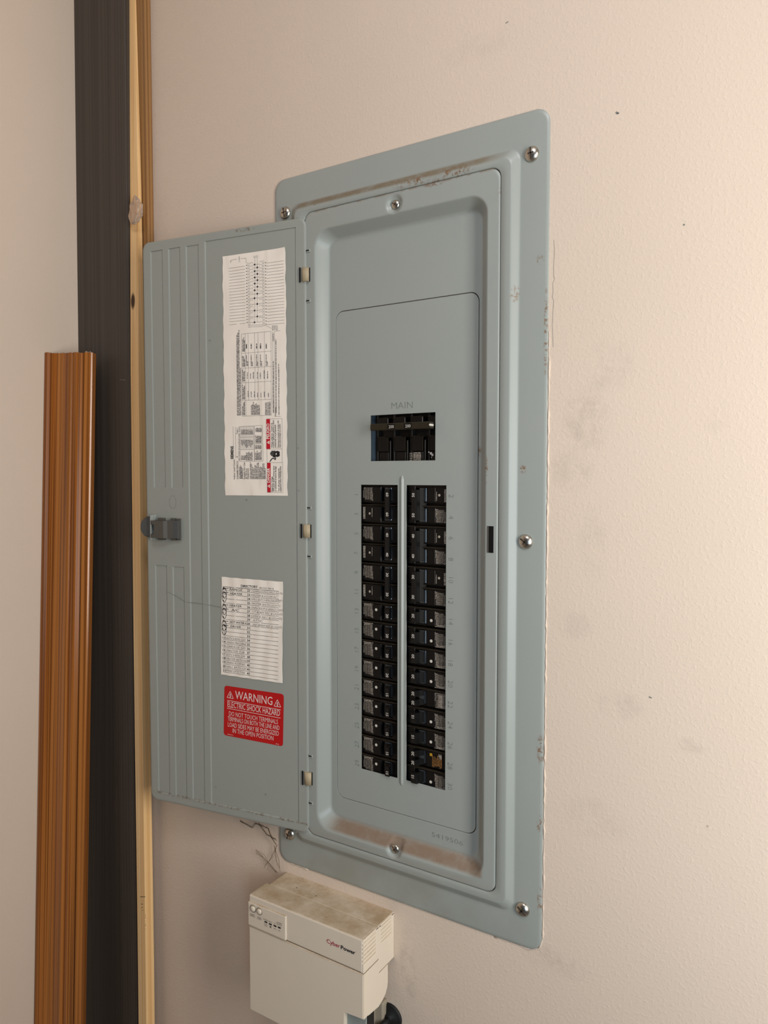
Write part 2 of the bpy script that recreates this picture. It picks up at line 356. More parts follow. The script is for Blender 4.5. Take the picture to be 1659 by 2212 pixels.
class Flat:
    """flat print: 2-D polygons on a plane; lifted in small steps above it"""
    def __init__(s, mats, ripple=None): s.V, s.F, s.mi, s.mats, s.rip = [], [], [], mats, ripple
    def poly(s, pts, m, lift):
        i = len(s.V); s.V += [(x, -(lift + (s.rip(x, z) if s.rip else 0)), z) for x, z in pts]; s.F.append(tuple(range(i, i + len(pts)))); s.mi.append(s.mats.index(m))
    def line(s, a, b, wdt, m, lift=0.0004, step=0.008):
        a, b = np.array(a), np.array(b); d = b - a; L = np.linalg.norm(d)
        if L < 1e-7: return
        d = d / L; nrm = np.array([-d[1], d[0]]) * wdt / 2; k = max(1, int(L / step))
        for i in range(k):
            p, q = a + d * L * i / k, a + d * L * (i + 1) / k
            s.poly([p - nrm, q - nrm, q + nrm, p + nrm], m, lift)
    def pline(s, P, wdt, m, lift=0.0004, close=False):
        P = list(P) + ([P[0]] if close else [])
        for a, b in zip(P[:-1], P[1:]): s.line(a, b, wdt, m, lift)
    def rect(s, x0, x1, z0, z1, m, lift, n=1, nz=None):
        nz = nz or n
        for i in range(n):
            for j in range(nz):
                a, b = x0 + (x1 - x0) * i / n, x0 + (x1 - x0) * (i + 1) / n; c, d = z0 + (z1 - z0) * j / nz, z0 + (z1 - z0) * (j + 1) / nz
                s.poly([(a, c), (b, c), (b, d), (a, d)], m, lift)
    def frame(s, x0, x1, z0, z1, wdt, m, lift=0.0004):
        for a, b in (((x0, z0), (x1, z0)), ((x1, z0), (x1, z1)), ((x1, z1), (x0, z1)), ((x0, z1), (x0, z0))): s.line(a, b, wdt, m, lift)
    def disc(s, x, z, r, m, lift=0.0004, n=14): s.poly([(x + r * math.cos(2 * math.pi * k / n), z + r * math.sin(2 * math.pi * k / n)) for k in range(n)], m, lift)
    def text(s, st, p0, p1, h, m, bold=0.0, lift=0.0005, shear=0.0):
        V, F, wd = text_geo(st, bold); p0, p1 = np.array(p0), np.array(p1); d = p1 - p0; L = np.linalg.norm(d); d = d / L
        n = np.array([-d[1], d[0]]); sy = h / cap_h(); sx = L / wd; i = len(s.V)
        for x, y in V:
            q = p0 + d * (x * sx + y * sy * shear) + n * y * sy
            s.V.append((q[0], -(lift + (s.rip(q[0], q[1]) if s.rip else 0)), q[1]))
        for f in F: s.F.append(tuple(i + k for k in f)); s.mi.append(s.mats.index(m))
    def ctext(s, st, c, h, ang, m, bold=0.0, lift=0.0005, shear=0.0, wide=1.0):
        V, F, wd = text_geo(st, bold); L = wd * h / cap_h() * wide; d = np.array([math.cos(ang), math.sin(ang)]); n = np.array([-d[1], d[0]])
        c = np.array(c); s.text(st, c - d * L / 2 - n * h / 2, c + d * L / 2 - n * h / 2, h, m, bold, lift, shear)
    def micro(s, p0, p1, h, m, lift=0.0005, fill=1.0, rng=random):
        """a line of print too small to read: word-length dashes"""
        p0, p1 = np.array(p0), np.array(p1); d = p1 - p0; L = np.linalg.norm(d); d = d / L; x = 0
        while x < L * fill:
            wl = h * rng.uniform(1.0, 4.5); e = min(x + wl, L); s.line(p0 + d * x, p0 + d * e, h * rng.uniform(0.65, 1.0), m, lift, 0.05); x = e + h * rng.uniform(0.35, 0.7)
    def build(s, name, parent, loc=(0, 0, 0)): return pm(name, s.V, s.F, [M[k] for k in s.mats], parent, loc, s.mi)

# ------------------------------------------------------------------ the setting
hx0, hx1, hz0, hz1 = 0.014, 0.373, Z0 + 0.022, Z0 + 0.918          # hole in the drywall behind the cover
bm = bmesh.new(); WT = 0.12
for a, b, c, d in ((-0.40, hx0, 0, 2.75), (hx1, 2.6, 0, 2.75), (hx0, hx1, 0, hz0), (hx0, hx1, hz1, 2.75)): box(bm, a, b, 0.0, WT, c, d)
wb = bmo('wall_back', bm, 'wall'); wb.data.transform(Matrix.Translation((0, 0, -Z0))); wb.location = (0, 0, Z0); struct(wb)
wl = newbox('wall_left', (-0.52, -0.40, -3.6, 0.12, 0, 2.75), 'wall2'); struct(wl)
fl = newbox('floor', (-0.52, 2.6, -3.6, 0.12, -0.1, 0), 'concrete'); struct(fl)
ce = newbox('ceiling', (-0.52, 2.6, -3.6, 0.12, 2.75, 2.85), 'ceil'); struct(ce)

# ridge of wall paint against the right side and the foot of the cover, and a hairline crack beside it
def wiggly(pts, amp, step, seed):
    rg = random.Random(seed); out = []
    for a, b in zip(pts[:-1], pts[1:]):
        a, b = Vector(a), Vector(b); n = max(1, int((b - a).length / step))
        for k in range(n): out.append(a + (b - a) * k / n + Vector((rg.uniform(-amp, amp), 0, rg.uniform(-amp, amp))))
    out.append(Vector(pts[-1])); return out
bm = bmesh.new()
rg = random.Random(4)
path = wiggly([(0.3885, -0.0002, 0.70), (0.3885, -0.0002, 0.016), (0.384, -0.0002, 0.004), (0.372, -0.0002, -0.001), (0.33, -0.0002, -0.0012)], 0.0005, 0.006, 3)
tube(bm, path, [rg.uniform(0.0002, 0.0014) for _ in path], 6)
path = wiggly([(-0.0008, -0.0002, 0.60), (-0.0008, -0.0002, 0.86)], 0.0007, 0.006, 5); tube(bm, path, [rg.uniform(0.0002, 0.0014) for _ in path], 6)
path = wiggly([(0.0, -0.0002, 0.03), (0.004, -0.0002, 0.006), (0.018, -0.0002, -0.001), (0.05, -0.0002, -0.001)], 0.0006, 0.005, 6); tube(bm, path, [rg.uniform(0.0004, 0.0016) for _ in path], 6)
bmo('paint_bead', bm, 'wall', wb)
F_ = Flat(['stamp'])
rg = random.Random(8)
P = [on_wall(x, y, -0.0002) for x, y in ((1196, 518), (1198, 540), (1196, 575), (1196, 596), (1198, 602), (1194, 612), (1195, 630), (1193, 640), (1196, 650), (1193, 700), (1194, 725), (1195, 750))]
F_.pline(P, 0.0003, 'stamp', 0.0002)
F_.pline([on_wall(x, y) for x, y in ((1331, 242), (1334, 246), (1337, 243))], 0.0018, 'stamp', 0.0002)
F_.pline([on_wall(x, y) for x, y in ((1479, 484), (1476, 487))], 0.0015, 'stamp', 0.0002)
F_.pline([on_wall(x, y) for x, y in ((1402, 1505), (1408, 1508))], 0.0012, 'stamp', 0.0002)
F_.pline([on_wall(x, y) for x, y in ((1092, 50), (1097, 48), (1098, 46))], 0.0008, 'stamp', 0.0002)
o = F_.build('hairline_marks', wb); o['kind'] = 'stuff'

# ------------------------------------------------------------------ electrical panel
panel = empty('electrical_panel', (0, 0, Z0))
tag(panel, 'grey-green steel breaker panel recessed in the wall, its door swung open to the left', 'electrical panel')
W, H, T = 0.3872, 0.9409, -0.0078
L = [(0, W, 0, H, .016, -0.0002), (0, W, 0, H, .016, -0.0012), (.0006, W - .0006, .0006, H - .0006, .0155, -0.0017), (.004, W - .004, .004, H - .004, .014, -0.0020),
     (.027, W - .031, .034, H - .034, .013, -0.0020)]
for t, s in ((0, 0), (.07, .015), (.14, .06), (.22, .15), (.5, .5), (.78, .85), (.86, .94), (.93, .985), (1, 1)):
    L.append((.0288 + .0105 * t, .3547 - .0105 * t, .0358 + .0105 * t, .9052 - .0105 * t, .014 - .003 * t, -0.0020 + (T + 0.0020) * s))
L += [(.0425, .3415, .0495, .8920, .012, T), (.0535, .3340, .0540, .8878, .012, T), (.0541, .3334, .0545, .8874, .0125, T + .0006), (.0542, .3333, .0546, .8873, .0125, T + .0070)]
trim = loops('trim_frame', L, 'trim', panel, nx=40, nz=60)

def dimple(x, z):
    v = 0
    for cz in (0.8725, 0.0693):
        d = math.hypot(x - 0.1936, (z - cz)) / 0.0125
        if d < 1: t = 1 - d; t = min(1, t * 1.9); v = max(v, 0.0042 * t * t * (3 - 2 * t))
    return v
L = [(.0550, .3325, .0553, .8866, .012, T + .0070), (.0550, .3325, .0553, .8866, .012, T + .0008), (.0560, .3315, .0563, .8856, .0125, T)]
for k in range(1, 10):
    t = k / 9; L.append((.0560 + .0140 * t, .3315 - .0127 * t, .0563 + .0080 * t, .8856 - .0225 * t, .0125 + .010 * t, T))
B = [(0, 0), (.06, .012), (.12, .045), (.20, .125), (.5, .5), (.80, .875), (.88, .955), (.94, .988), (1, 1)]
for t, s in B:
    L.append((.0705 + .0163 * t, .3183 - .0148 * t, .0650 + .0185 * t, .8625 - .0125 * t, .0225 - .0075 * t, T + (0.0070 - T) * s))
L += [(.0872, .3031, .0839, .8496, .0148, .0070), (.0885, .3025, .0860, .8480, .014, .0070), (.0930, .3017, .0980, .8000, .013, .0070), (.0944, .3015, .1096, .7577, .012, .0070), (.0948, .3011, .1100, .7573, .012, .0070), (.0950, .3009, .1103, .7570, .012, .0086)]
dead = loops('dead_front', L, 'front', panel, disp=dimple)

def holed_plate(name, outer, holes, y0, thick, mat, parent, bevel=0.0):
    cu = bpy.data.curves.new(name, 'CURVE'); cu.dimensions = '2D'; cu.fill_mode = 'BOTH'; cu.extrude = thick / 2; cu.bevel_depth = bevel; cu.bevel_resolution = 1
    for P in [outer] + holes:
        sp = cu.splines.new('POLY'); sp.points.add(len(P) - 1); sp.use_cyclic_u = True
        for q, (x, z) in zip(sp.points, P): q.co = (x, z, 0, 1)
    o = bpy.data.objects.new('tmp', cu); COL.objects.link(o)
    me = bpy.data.meshes.new_from_object(o.evaluated_get(bpy.context.evaluated_depsgraph_get())); bpy.data.objects.remove(o)
    me.name = name; me.transform(Matrix(((1, 0, 0, 0), (0, 0, -1, y0 + thick / 2), (0, 1, 0, 0), (0, 0, 0, 1)))); me.materials.clear()
    return obj(name, me, mat, parent)
def rct(x0, x1, z0, z1): return [(x0, z0), (x1, z0), (x1, z1), (x0, z1)]
ROW0, PITCH_Z = 0.5193, 0.0254
openL, openR, openM = (.1343, .1903, .1563, .5313), (.2030, .2590, .1563, .5313), (.1495, .2437, .5615, .6198)
cover = holed_plate('cover_plate', rrect(.0957, .3002, .1110, .7563, .0115, nc=8, nx=1, nz=1), [rct(*openL), rct(*openR), rct(*openM)], 0.0068, 0.0012, 'plate', panel)
loops('seam_grime', [(.0946, .3013, .1100, .7573, .0121, .0076), (.0960, .2999, .1114, .7559, .0113, .0076)], 'grime', panel, nx=4, nz=4)
bm = bmesh.new()                                   # pressed rib between the two rows of breakers
N = 40
for i in range(N + 1):
    z = .1495 + (.5415 - .1495) * i / N
rib = []
for z, s in ((.1480, .05), (.1495, .6), (.153, 1), (.538, 1), (.5415, .6), (.5430, .05)):
    rib.append([bm.verts.new((.1966 + dx * (.6 + .4 * s), .0069 - hh * s, z)) for dx, hh in ((-.0026, 0), (-.0018, .0008), (-.0008, .0019), (0, .0022), (.0008, .0019), (.0018, .0008), (.0026, 0))])
for A, Bq in zip(rib[:-1], rib[1:]):
    for k in range(6): f = bm.faces.new((A[k], A[k + 1], Bq[k + 1], Bq[k])); f.smooth = True
bmo('center_rib', bm, 'plate', panel)
def stamp(name, fn, y):
    q = Flat(['stamp']); fn(q); return q.build(name, panel, (0, y, 0))
stamp('stamped_word', lambda q: q.text('MAIN', (0.1812, 0.6263), (0.2118, 0.6263), 0.0082, 'stamp', -0.022, 0.0001), 0.0067)
for k in range(15):
    z = ROW0 - PITCH_Z * k - 0.001
    stamp('stamped_number', lambda q: q.ctext(str(2 * k + 1), (0.1275, z), 0.0062, math.pi / 2, 'stamp', -0.024, 0.0001), 0.0067)
    stamp('stamped_number', lambda q: q.ctext(str(2 * k + 2), (0.2658, z), 0.0064, -math.pi / 2, 'stamp', -0.020, 0.0001), 0.0067)
stamp('stamped_part_number', lambda q: q.text('5419506', (0.2405, 0.0935), (0.2835, 0.0930), 0.0058, 'stamp', -0.02, 0.0001), 0.0069)
# dark oblong strike slot in the right lip
newbox('latch_slot', (.3195, .3275, T - .0002, T + .001, .4545, .4852), 'dark', panel)
newbox('strike_plate', (.3195, .3215, T - .0004, T + .001, .4545, .4852), 'latch2', panel)
# enclosure behind the cover
bm = bmesh.new()
for b in ((.018, .369, .095, .097, .026, .914), (.018, .020, .003, .095, .026, .914), (.367, .369, .003, .095, .026, .914), (.020, .367, .003, .095, .026, .028), (.020, .367, .003, .095, .912, .914)): box(bm, *b)
bmo('enclosure', bm, 'can', panel)
newbox('inner_bracket', (.1450, .1520, .0150, .0160, .545, .64), 'bluegrey', panel)
newbox('bus_cover', (.185, .208, .075, .095, .10, .52), 'can', panel)
# screws
def screw(name, x, z, y, r, h, ang, parent):
    bm = bmesh.new()
    prof = [(r, 0), (r, h * .18), (r * .93, h * .42), (r * .78, h * .68), (r * .55, h * .88), (r * .30, h * .98), (0, h)]
    lathe(bm, prof, x, y, z, 28)
    a = math.radians(ang)
    for aa in (a, a + math.pi / 2):
        rr = r * .72 if aa == a else r * .40
        vs = box(bm, -rr, rr, -h * 1.02, -h * .78, -r * .09, r * .09, mi=1)
        bmesh.ops.transform(bm, matrix=Matrix.Translation((x, y, z)) @ Matrix.Rotation(-aa, 4, 'Y'), verts=vs)
    return bmo(name, bm, ['steel', 'slot'], parent)
for x, z, a in ((.0190, .8955, 100), (.3672, .8940, 95), (.3642, .4687, -35), (.3648, .0445, -35), (.0195, .0421, 70)):
    screw('cover_screw', x, z, -0.0020, 0.0084, 0.0048, a, panel)
for z, a in ((.8725, -30), (.0693, -50)): screw('front_screw', .1936, z, T + .0040, 0.0058, 0.0030, a, panel)
# hinges in the gap between door and lip
for z in (.8065, .4690, .1325):
    bm = bmesh.new()
    n = 14; prof = []
    for k in range(n + 1):
        a = math.pi * (0.02 + 0.96 * k / n); prof.append((.0575 - .0058 * math.cos(a), T - .0005 - .0048 * math.sin(a)))
    for zz in (z - .0088, z + .0088): pass
    A = [bm.verts.new((x, y, z - .0088)) for x, y in prof]; C = [bm.verts.new((x, y, z + .0088)) for x, y in prof]
    for k in range(n): f = bm.faces.new((A[k], A[k + 1], C[k + 1], C[k])); f.smooth = True
    bm.faces.new(A); bm.faces.new(C)
    bmo('hinge', bm, 'tan', panel)
    bm = bmesh.new(); box(bm, .0508, .0521, -.0136, -.0120, z - .0096, z + .0096); box(bm, .0634, .0645, T - .0007, T + .001, z - .0090, z + .0088); bmo('hinge_slot', bm, 'dark', panel)
    for dz in (.031, -.034):
        bm = bmesh.new(); box(bm, .0590, .0652, T - .0012, T + .002, z + dz - .0022, z + dz + .0022, bev=.0005, mi=0); box(bm, .0592, .0636, T - .0015, T - .0005, z + dz - .0006, z + dz + .0008, mi=1)
        bmo('hinge_tab', bm, ['trim', 'dark'], panel)

# ---- the door: local x runs from the free edge (-) to the hinge (0), local -y faces the room
DW, DZ0, DZ1 = 0.2715, 0.0562, 0.8807
door = loops('door', [(-DW, 0, DZ0, DZ1, .011, .0075), (-DW, 0, DZ0, DZ1, .011, .0007), (-DW + .0006, -.0006, DZ0 + .0006, DZ1 - .0006, .0105, 0.0001), (-DW + .003, -.003, DZ0 + .003, DZ1 - .003, .0085, 0.0)], 'door', panel, nx=4, nz=4)
door.location = (HX, HY, 0); door.rotation_euler = (0, 0, TH)
door['label'] = 'open grey steel door with pressed ribs, paper charts and a red warning sticker'
def inset(x0, x1, z0, z1, d=.0011, r=.0012):
    return (x0, x1, z0, z1)
INS = [(-.2577, -.2353, .5251, .8674), (-.2253, -.2039, .5251, .8674), (-.2577, -.2353, .0678, .4110), (-.2253, -.2039, .0678, .4105), (-.1942, -.1717, .0682, .8670), (-.1614, -.0144, .0690, .8698)]
fd = holed_plate('door_sheet', rrect(-DW + .0029, -.0029, DZ0 + .0029, DZ1 - .0029, .0085, nc=8, nx=1, nz=1), [rct(*b) for b in INS], 0.0, 0.0006, 'door', door)
V, F = [], []
for (x0, x1, z0, z1) in INS:                       # pressed fields, their floors 1.3 mm below the sheet, sloping sides
    i = len(V); d = .0017; e = .0003; D_ = .0011    # gentle slope on the left and foot, steep on the right and top
    for q in rct(x0, x1, z0, z1): V.append((q[0], 0.0, q[1]))
    for q in rct(x0 + d, x1 - e, z0 + .0010, z1 - e): V.append((q[0], D_, q[1]))
    F += [(i, i + 1, i + 5, i + 4), (i + 1, i + 2, i + 6, i + 5), (i + 2, i + 3, i + 7, i + 6), (i + 3, i, i + 4, i + 7), (i + 4, i + 5, i + 6, i + 7)]
pm('pressed_field', V, F, 'door', door)
kn = Flat(['stamp']); kn.pline([(-.2231 + .0062 * math.cos(a) , .5044 + .0092 * math.sin(a)) for a in [2 * math.pi * k / 28 for k in range(28)]], .0004, 'stamp', 0.0001, True)
kn.pline([on_door(x, y) for x, y in ((360, 1278), (382, 1288), (395, 1297), (403, 1301), (425, 1303), (452, 1307), (478, 1312))], .0005, 'stamp', 0.0001)
for x, y in ((533, 1080), (644, 968), (645, 1060), (453, 735), (466, 1700), (574, 1716)): kn.disc(*on_door(x, y), .0009, 'stamp', 0.0001, 7)
o = kn.build('scratch_marks', door); o['kind'] = 'stuff'
# latch
bm = bmesh.new()
P = [(-.2595, .4830), (-.2680, .4828), (-.2740, .4795), (-.2790, .4745), (-.2806, .4690), (-.2806, .4640), (-.2785, .4590), (-.2740, .4545), (-.2690, .4525), (-.2595, .4522)]
A = [bm.verts.new((x, -.0042, z)) for x, z in P]; Bv = [bm.verts.new((x, -.0002, z)) for x, z in P]
bm.faces.new(A); bm.faces.new(Bv)
for k in range(len(P)): bm.faces.new((A[k], A[(k + 1) % len(P)], Bv[(k + 1) % len(P)], Bv[k]))
bmesh.ops.bevel(bm, geom=[e for e in bm.edges if all(abs(v.co.y + .0042) < 1e-6 for v in e.verts)], offset=.0009, segments=2, affect='EDGES')
o = bmo('latch_tab', bm, 'latch', door); o['label'] = 'dark grey plastic thumb tab past the door edge'
bm = bmesh.new(); box(bm, -.2566, -.2548, -.0105, 0, .4492, .4858, bev=.0004); box(bm, -.2548, -.2540, -.0050, 0, .4492, .4858); bmo('latch_flange', bm, 'trim', door)
bm = bmesh.new()
prof = [(-.2540, -.0118), (-.2510, -.0128), (-.2310, -.0120), (-.2265, -.0085), (-.2160, -.0058), (-.2085, -.0040), (-.2085, 0), (-.2540, 0)]
for (za, zb, cut) in ((.4525, .4580, 0), (.4580, .4720, 1), (.4720, .4775, 0)):
    PP = [(max(x, -.2475) if cut else x, y) for x, y in prof]
    A = [bm.verts.new((x, y, za)) for x, y in PP]; Bv = [bm.verts.new((x, y, zb)) for x, y in PP]
    bm.faces.new(A); bm.faces.new(Bv)
    for k in range(len(PP)): bm.faces.new((A[k], A[(k + 1) % len(PP)], Bv[(k + 1) % len(PP)], Bv[k]))
for b in ((-.2460, -.2360, -.006, 0, .4775, .4812), (-.2240, -.2170, -.0042, 0, .4775, .4812), (-.2460, -.2360, -.006, 0, .4490, .4525), (-.2240, -.2165, -.0042, 0, .4490, .4525), (-.2135, -.2083, -.0035, 0, .4495, .4808)): box(bm, *b)
bmesh.ops.recalc_face_normals(bm, faces=bm.faces)
o = bmo('latch_body', bm, 'latch2', door); o['label'] = 'stepped brown-grey plastic latch block'
newbox('latch_shoe', (-.2300, -.2088, -.0064, -.0001, .4520, .4780), 'latch', door, bev=.0008)

# ---- wiring chart
def A_(x, y): return on_door(460 + x / 6.9125, 520 + y / 6.9125)
def B_(x, y): return on_door(460 + x / 6.9125, 820 + y / 6.9125)
def C_(x, y): return on_door(450 + x / 6.9125, 1230 + y / 6.9125)
def W_(x, y): return on_door(470 + x / 10.369, 1470 + y / 10.369)
def rip1(x, z): return 0.00035 * (0.5 + 0.5 * math.sin(x * 190 + 2.1 * math.sin(z * 47))) + 0.0002 * (0.5 + 0.5 * math.sin(z * 160 + 60 * x)) + 0.0018 * max(0, 1 - math.hypot(x + .030, z - .846) / .02) ** 2
BASE = -0.0010                                     # stickers lie on the floor of the large pressed field
rg = random.Random(11)
f = Flat(['paper', 'gink', 'bink', 'redink', 'paper'], rip1)
cTL, cTR, cBR, cBL = on_door(480, 554), on_door(616, 534), on_door(621, 1071), on_door(486, 1070)
nu, nv = 26, 80
def bil(u, v):
    jit = 0.0004 * math.sin(v * 90) * (1 if u > .99 else (1 if u < .01 else 0)) + (0.0003 * math.sin(v * 37) if u in (0, 1) else 0)
    x = (cTL[0] * (1 - u) + cTR[0] * u) * (1 - v) + (cBL[0] * (1 - u) + cBR[0] * u) * v
    z = (cTL[1] * (1 - u) + cTR[1] * u) * (1 - v) + (cBL[1] * (1 - u) + cBR[1] * u) * v
    return x + jit, z
for i in range(nu):
    for j in range(nv):
        f.poly([bil(i / nu, (j + 1) / nv), bil((i + 1) / nu, (j + 1) / nv), bil((i + 1) / nu, j / nv), bil(i / nu, j / nv)], 'paper', 0.0001)
TK = 0.00032
za, zb = A_(240, 411)[1], A_(240, 1255)[1]
for k in range(20):
    z = za + (zb - za) * k / 19; x0, x1 = A_(240, 800)[0], A_(480, 800)[0]
    if k == 19: f.line((x0, z), (x0 + .012, z), TK, 'gink'); x0 += .017
    f.line((x0, z), (x1, z), TK, 'gink'); f.line((x1 + .0018, z + .0008), (x1 + .0034, z + .0008), .0009, 'bink')
za, zb = A_(805, 331)[1], A_(805, 1252)[1]
for k in range(21):
    z = za + (zb - za) * k / 20; f.line((A_(805, 800)[0], z), (A_(1060, 800)[0], z), TK, 'gink'); f.line((A_(780, 800)[0], z + .0008), (A_(795, 800)[0], z + .0008), .0009, 'bink')
for xc, ya, yb in ((535, 330, 1300), (752, 290, 1270)):
    za, zb = A_(xc, ya)[1], A_(xc, yb)[1]; x = A_(xc, 800)[0]; n = 23
    for k in range(n):
        z = za + (zb - za) * (k + .5) / n; hh = abs(za - zb) / n * .40; f.frame(x - .0012, x + .0012, z - hh, z + hh, .00022, 'gink')
for xc in (622, 662): f.line(A_(xc, 262), A_(xc, 1218), .0003, 'gink')
dots = [(622, 355), (662, 398), (622, 453), (662, 494), (622, 547), (662, 587), (622, 638), (662, 686), (622, 739), (662, 790), (622, 858), (662, 943), (622, 1042), (662, 1130), (622, 1218)]
for k, (x, y) in enumerate(dots):
    c = A_(x, y); f.disc(c[0], c[1], .0012, 'bink', .0006)
    for side in (-1, 1):
        xe = A_(575 if side < 0 else 712, y)[0]; f.line(c, (xe - side * .0016, c[1]), .00028, 'gink')
        for j in ((0,) if k < 10 else (-1, 1)):
            zc = c[1] + .0018 + j * .0028; f.pline([(xe + side * .0002 + .0021 * math.cos(t), zc + .0017 * math.sin(t)) for t in [math.pi * q / 7 for q in range(8)]], .00026, 'gink')
for x, y in ((618, 240), (657, 236)): c = A_(x, y); f.frame(c[0] - .0013, c[0] + .0013, c[1] - .0011, c[1] + .0011, .0003, 'gink')
f.pline([A_(262, 300), A_(262, 292), A_(355, 272)], .0003, 'gink'); f.pline([A_(415, 268), A_(492, 258), A_(495, 330), A_(515, 328)], .0003, 'gink')
for k in range(3): f.line(A_(250 + 4 * k, 305 + 12 * k), A_(275 - 4 * k, 302 + 12 * k), .0003, 'gink')
f.text('LT PROV', A_(405, 312), A_(400, 228), .0019, 'gink'); f.text('BOND', A_(905, 1338), A_(903, 1262), .0024, 'gink'); f.text('WHEN', A_(935, 1332), A_(932, 1262), .0024, 'gink'); f.text("REQ'D", A_(965, 1335), A_(962, 1260), .0024, 'gink')
f.line(A_(765, 1255), A_(875, 1308), .0003, 'gink')
f.line(A_(545, 1262), A_(745, 1252), .0003, 'gink'); f.line(A_(545, 1288), A_(745, 1276), .0003, 'gink')
# table
def xz(x, y): return A_(x, 1900)[0], A_(600, y)[1]
zt, zbm = A_(600, 1375)[1], B_(600, 540)[1]
for xc in (428, 485, 528, 622, 672, 770, 868): f.line((A_(xc, 1900)[0], zt), (A_(xc, 1900)[0], B_(600, 305)[1] if xc in (528, 622, 672, 770) else zbm), .0003, 'gink')
for zz in (zt, A_(600, 1668)[1], A_(600, 1893)[1], A_(600, 2112)[1], B_(600, 305)[1], zbm): f.line((A_(428, 1900)[0], zz), (A_(868, 1900)[0], zz), .0003, 'gink')
def vm(x, ya, yb, h, m='gink', fn=A_, fill=1.0): f.micro(fn(x, ya), (fn(x, ya)[0], fn(x, yb)[1]), h, m, rng=rg, fill=fill)
for x in (366, 381, 397): vm(x, 2610, 1405 + 8 * (x - 366) * -.3, .0013)
vm(414, 2605, 1900, .0013)
for (ya, yb) in ((1655, 1440), (1880, 1700), (2100, 1915), (2370, 2150), (2605, 2400)):
    for x in (445, 460, 473): vm(x, ya, yb, .0012, fill=rg.uniform(.6, 1))
for x in (500, 570, 650, 710, 795): vm(x, 1610, 1535, .0016, 'bink'); vm(x, 1870, 1700, .0013); vm(x + 17, 1870, 1800, .0013)
for x in (515, 560, 602, 662, 708, 765, 815): vm(x, 2060, 1920 + rg.randint(0, 60), .0013)
for x in (525, 572, 620, 665, 715, 765, 828): vm(x, 260, 170 + rg.randint(0, 25), .0013, fn=B_)
for k in range(9): vm(575 + 15 * k, 525, 330 + rg.randint(0, 60), .0012, fn=B_)
for k in range(5): vm(785 + 17 * k, 525, 320 + rg.randint(0, 30), .0012, fn=B_)
f.text('DIAGRAM No. 1', A_(910, 1498), (A_(910, 1498)[0], A_(910, 1368)[1]), .0022, 'bink'); vm(905, 2570, 1800, .0014, 'gink'); vm(945, 2570, 1470, .0013); vm(985, 2600, 1840, .0013)
f.line(A_(888, 1358), (A_(888, 1358)[0], A_(888, 2560)[1]), .0003, 'gink'); f.line(A_(918, 1350), (A_(918, 1350)[0], B_(918, 550)[1]), .0003, 'gink'); f.line(A_(918, 1350), A_(1005, 1342), .0003, 'gink'); f.line(B_(920, 550), B_(1012, 548), .0003, 'gink')
f.text('Important', B_(942, 545), (B_(942, 545)[0], B_(942, 415)[1]), .0020, 'bink')
# lower block
def up(st, x, y0, y1, h, m='bink', b=0.0): f.text(st, B_(x, y0), (B_(x, y0)[0], B_(x, y1)[1]), h, m, b)
up('SIEMENS', 300, 1187, 992, .0040, 'bink', .03); f.line(B_(305, 1180), (B_(305, 1180)[0], B_(305, 700)[1]), .0003, 'gink'); f.line(B_(337, 1170), (B_(337, 1170)[0], B_(337, 705)[1]), .0003, 'gink')
up('Indoor Load Center', 328, 1487, 1190, .0027); up('G3040B1200CU', 378, 1485, 1218, .0027); up('F', 372, 1158, 1140, .0024); up('Type 1', 370, 815, 720, .0026); up('USE COPPER OR ALUMINUM WIRE   AL9CU', 402, 1215, 700, .0022, 'gink')
up('Suitable For Use', 482, 1487, 1235, .0029); up('As Service', 510, 1482, 1330, .0029); up('Equipment', 536, 1482, 1322, .0029)
def bx(x0, x1, y0, y1): f.frame(B_(x0, 900)[0], B_(x1, 900)[0], B_(600, y1)[1], B_(600, y0)[1], .0003, 'gink')
bx(404, 612, 692, 1220); bx(615, 745, 962, 1218); bx(620, 735, 688, 950)
for yy in (855, 1045): f.line((B_(404, 900)[0], B_(600, yy)[1]), (B_(612, 900)[0], B_(600, yy)[1]), .00025, 'gink')
for k in range(12): f.line((B_(420 + 16 * k, 900)[0], B_(600, 692)[1]), (B_(420 + 16 * k, 900)[0], B_(600, 1045)[1]), .00022, 'gink'); vm(424 + 15.5 * k, 820, 745, .0012, 'gink', B_); vm(424 + 15.5 * k, 1020 - rg.randint(0, 60), 900, .0012, 'gink', B_)
for k in range(5): vm(428 + 15 * k, 1200, 1130, .0013, 'gink', B_)
for k in range(7): vm(500 + 14 * k, 1208, 1065 + rg.randint(0, 30), .0012, 'gink', B_); vm(632 + 15 * k, 1200, 1050 + rg.randint(0, 60), .0012, 'gink', B_); vm(630 + 15 * k, 1035, 980, .0011, 'gink', B_); vm(640 + 13 * k, 940, 830 + rg.randint(0, 20), .0012, 'gink', B_); vm(640 + 13 * k, 780, 720, .0012, 'gink', B_)
for k in range(4): vm(400 + 14 * k, 1480, 1260 + rg.randint(0, 90), .0013, 'gink', B_)
for k in range(14): vm(560 + 17 * k, 1485, 1235 + rg.randint(0, 90), .0013, 'gink', B_)
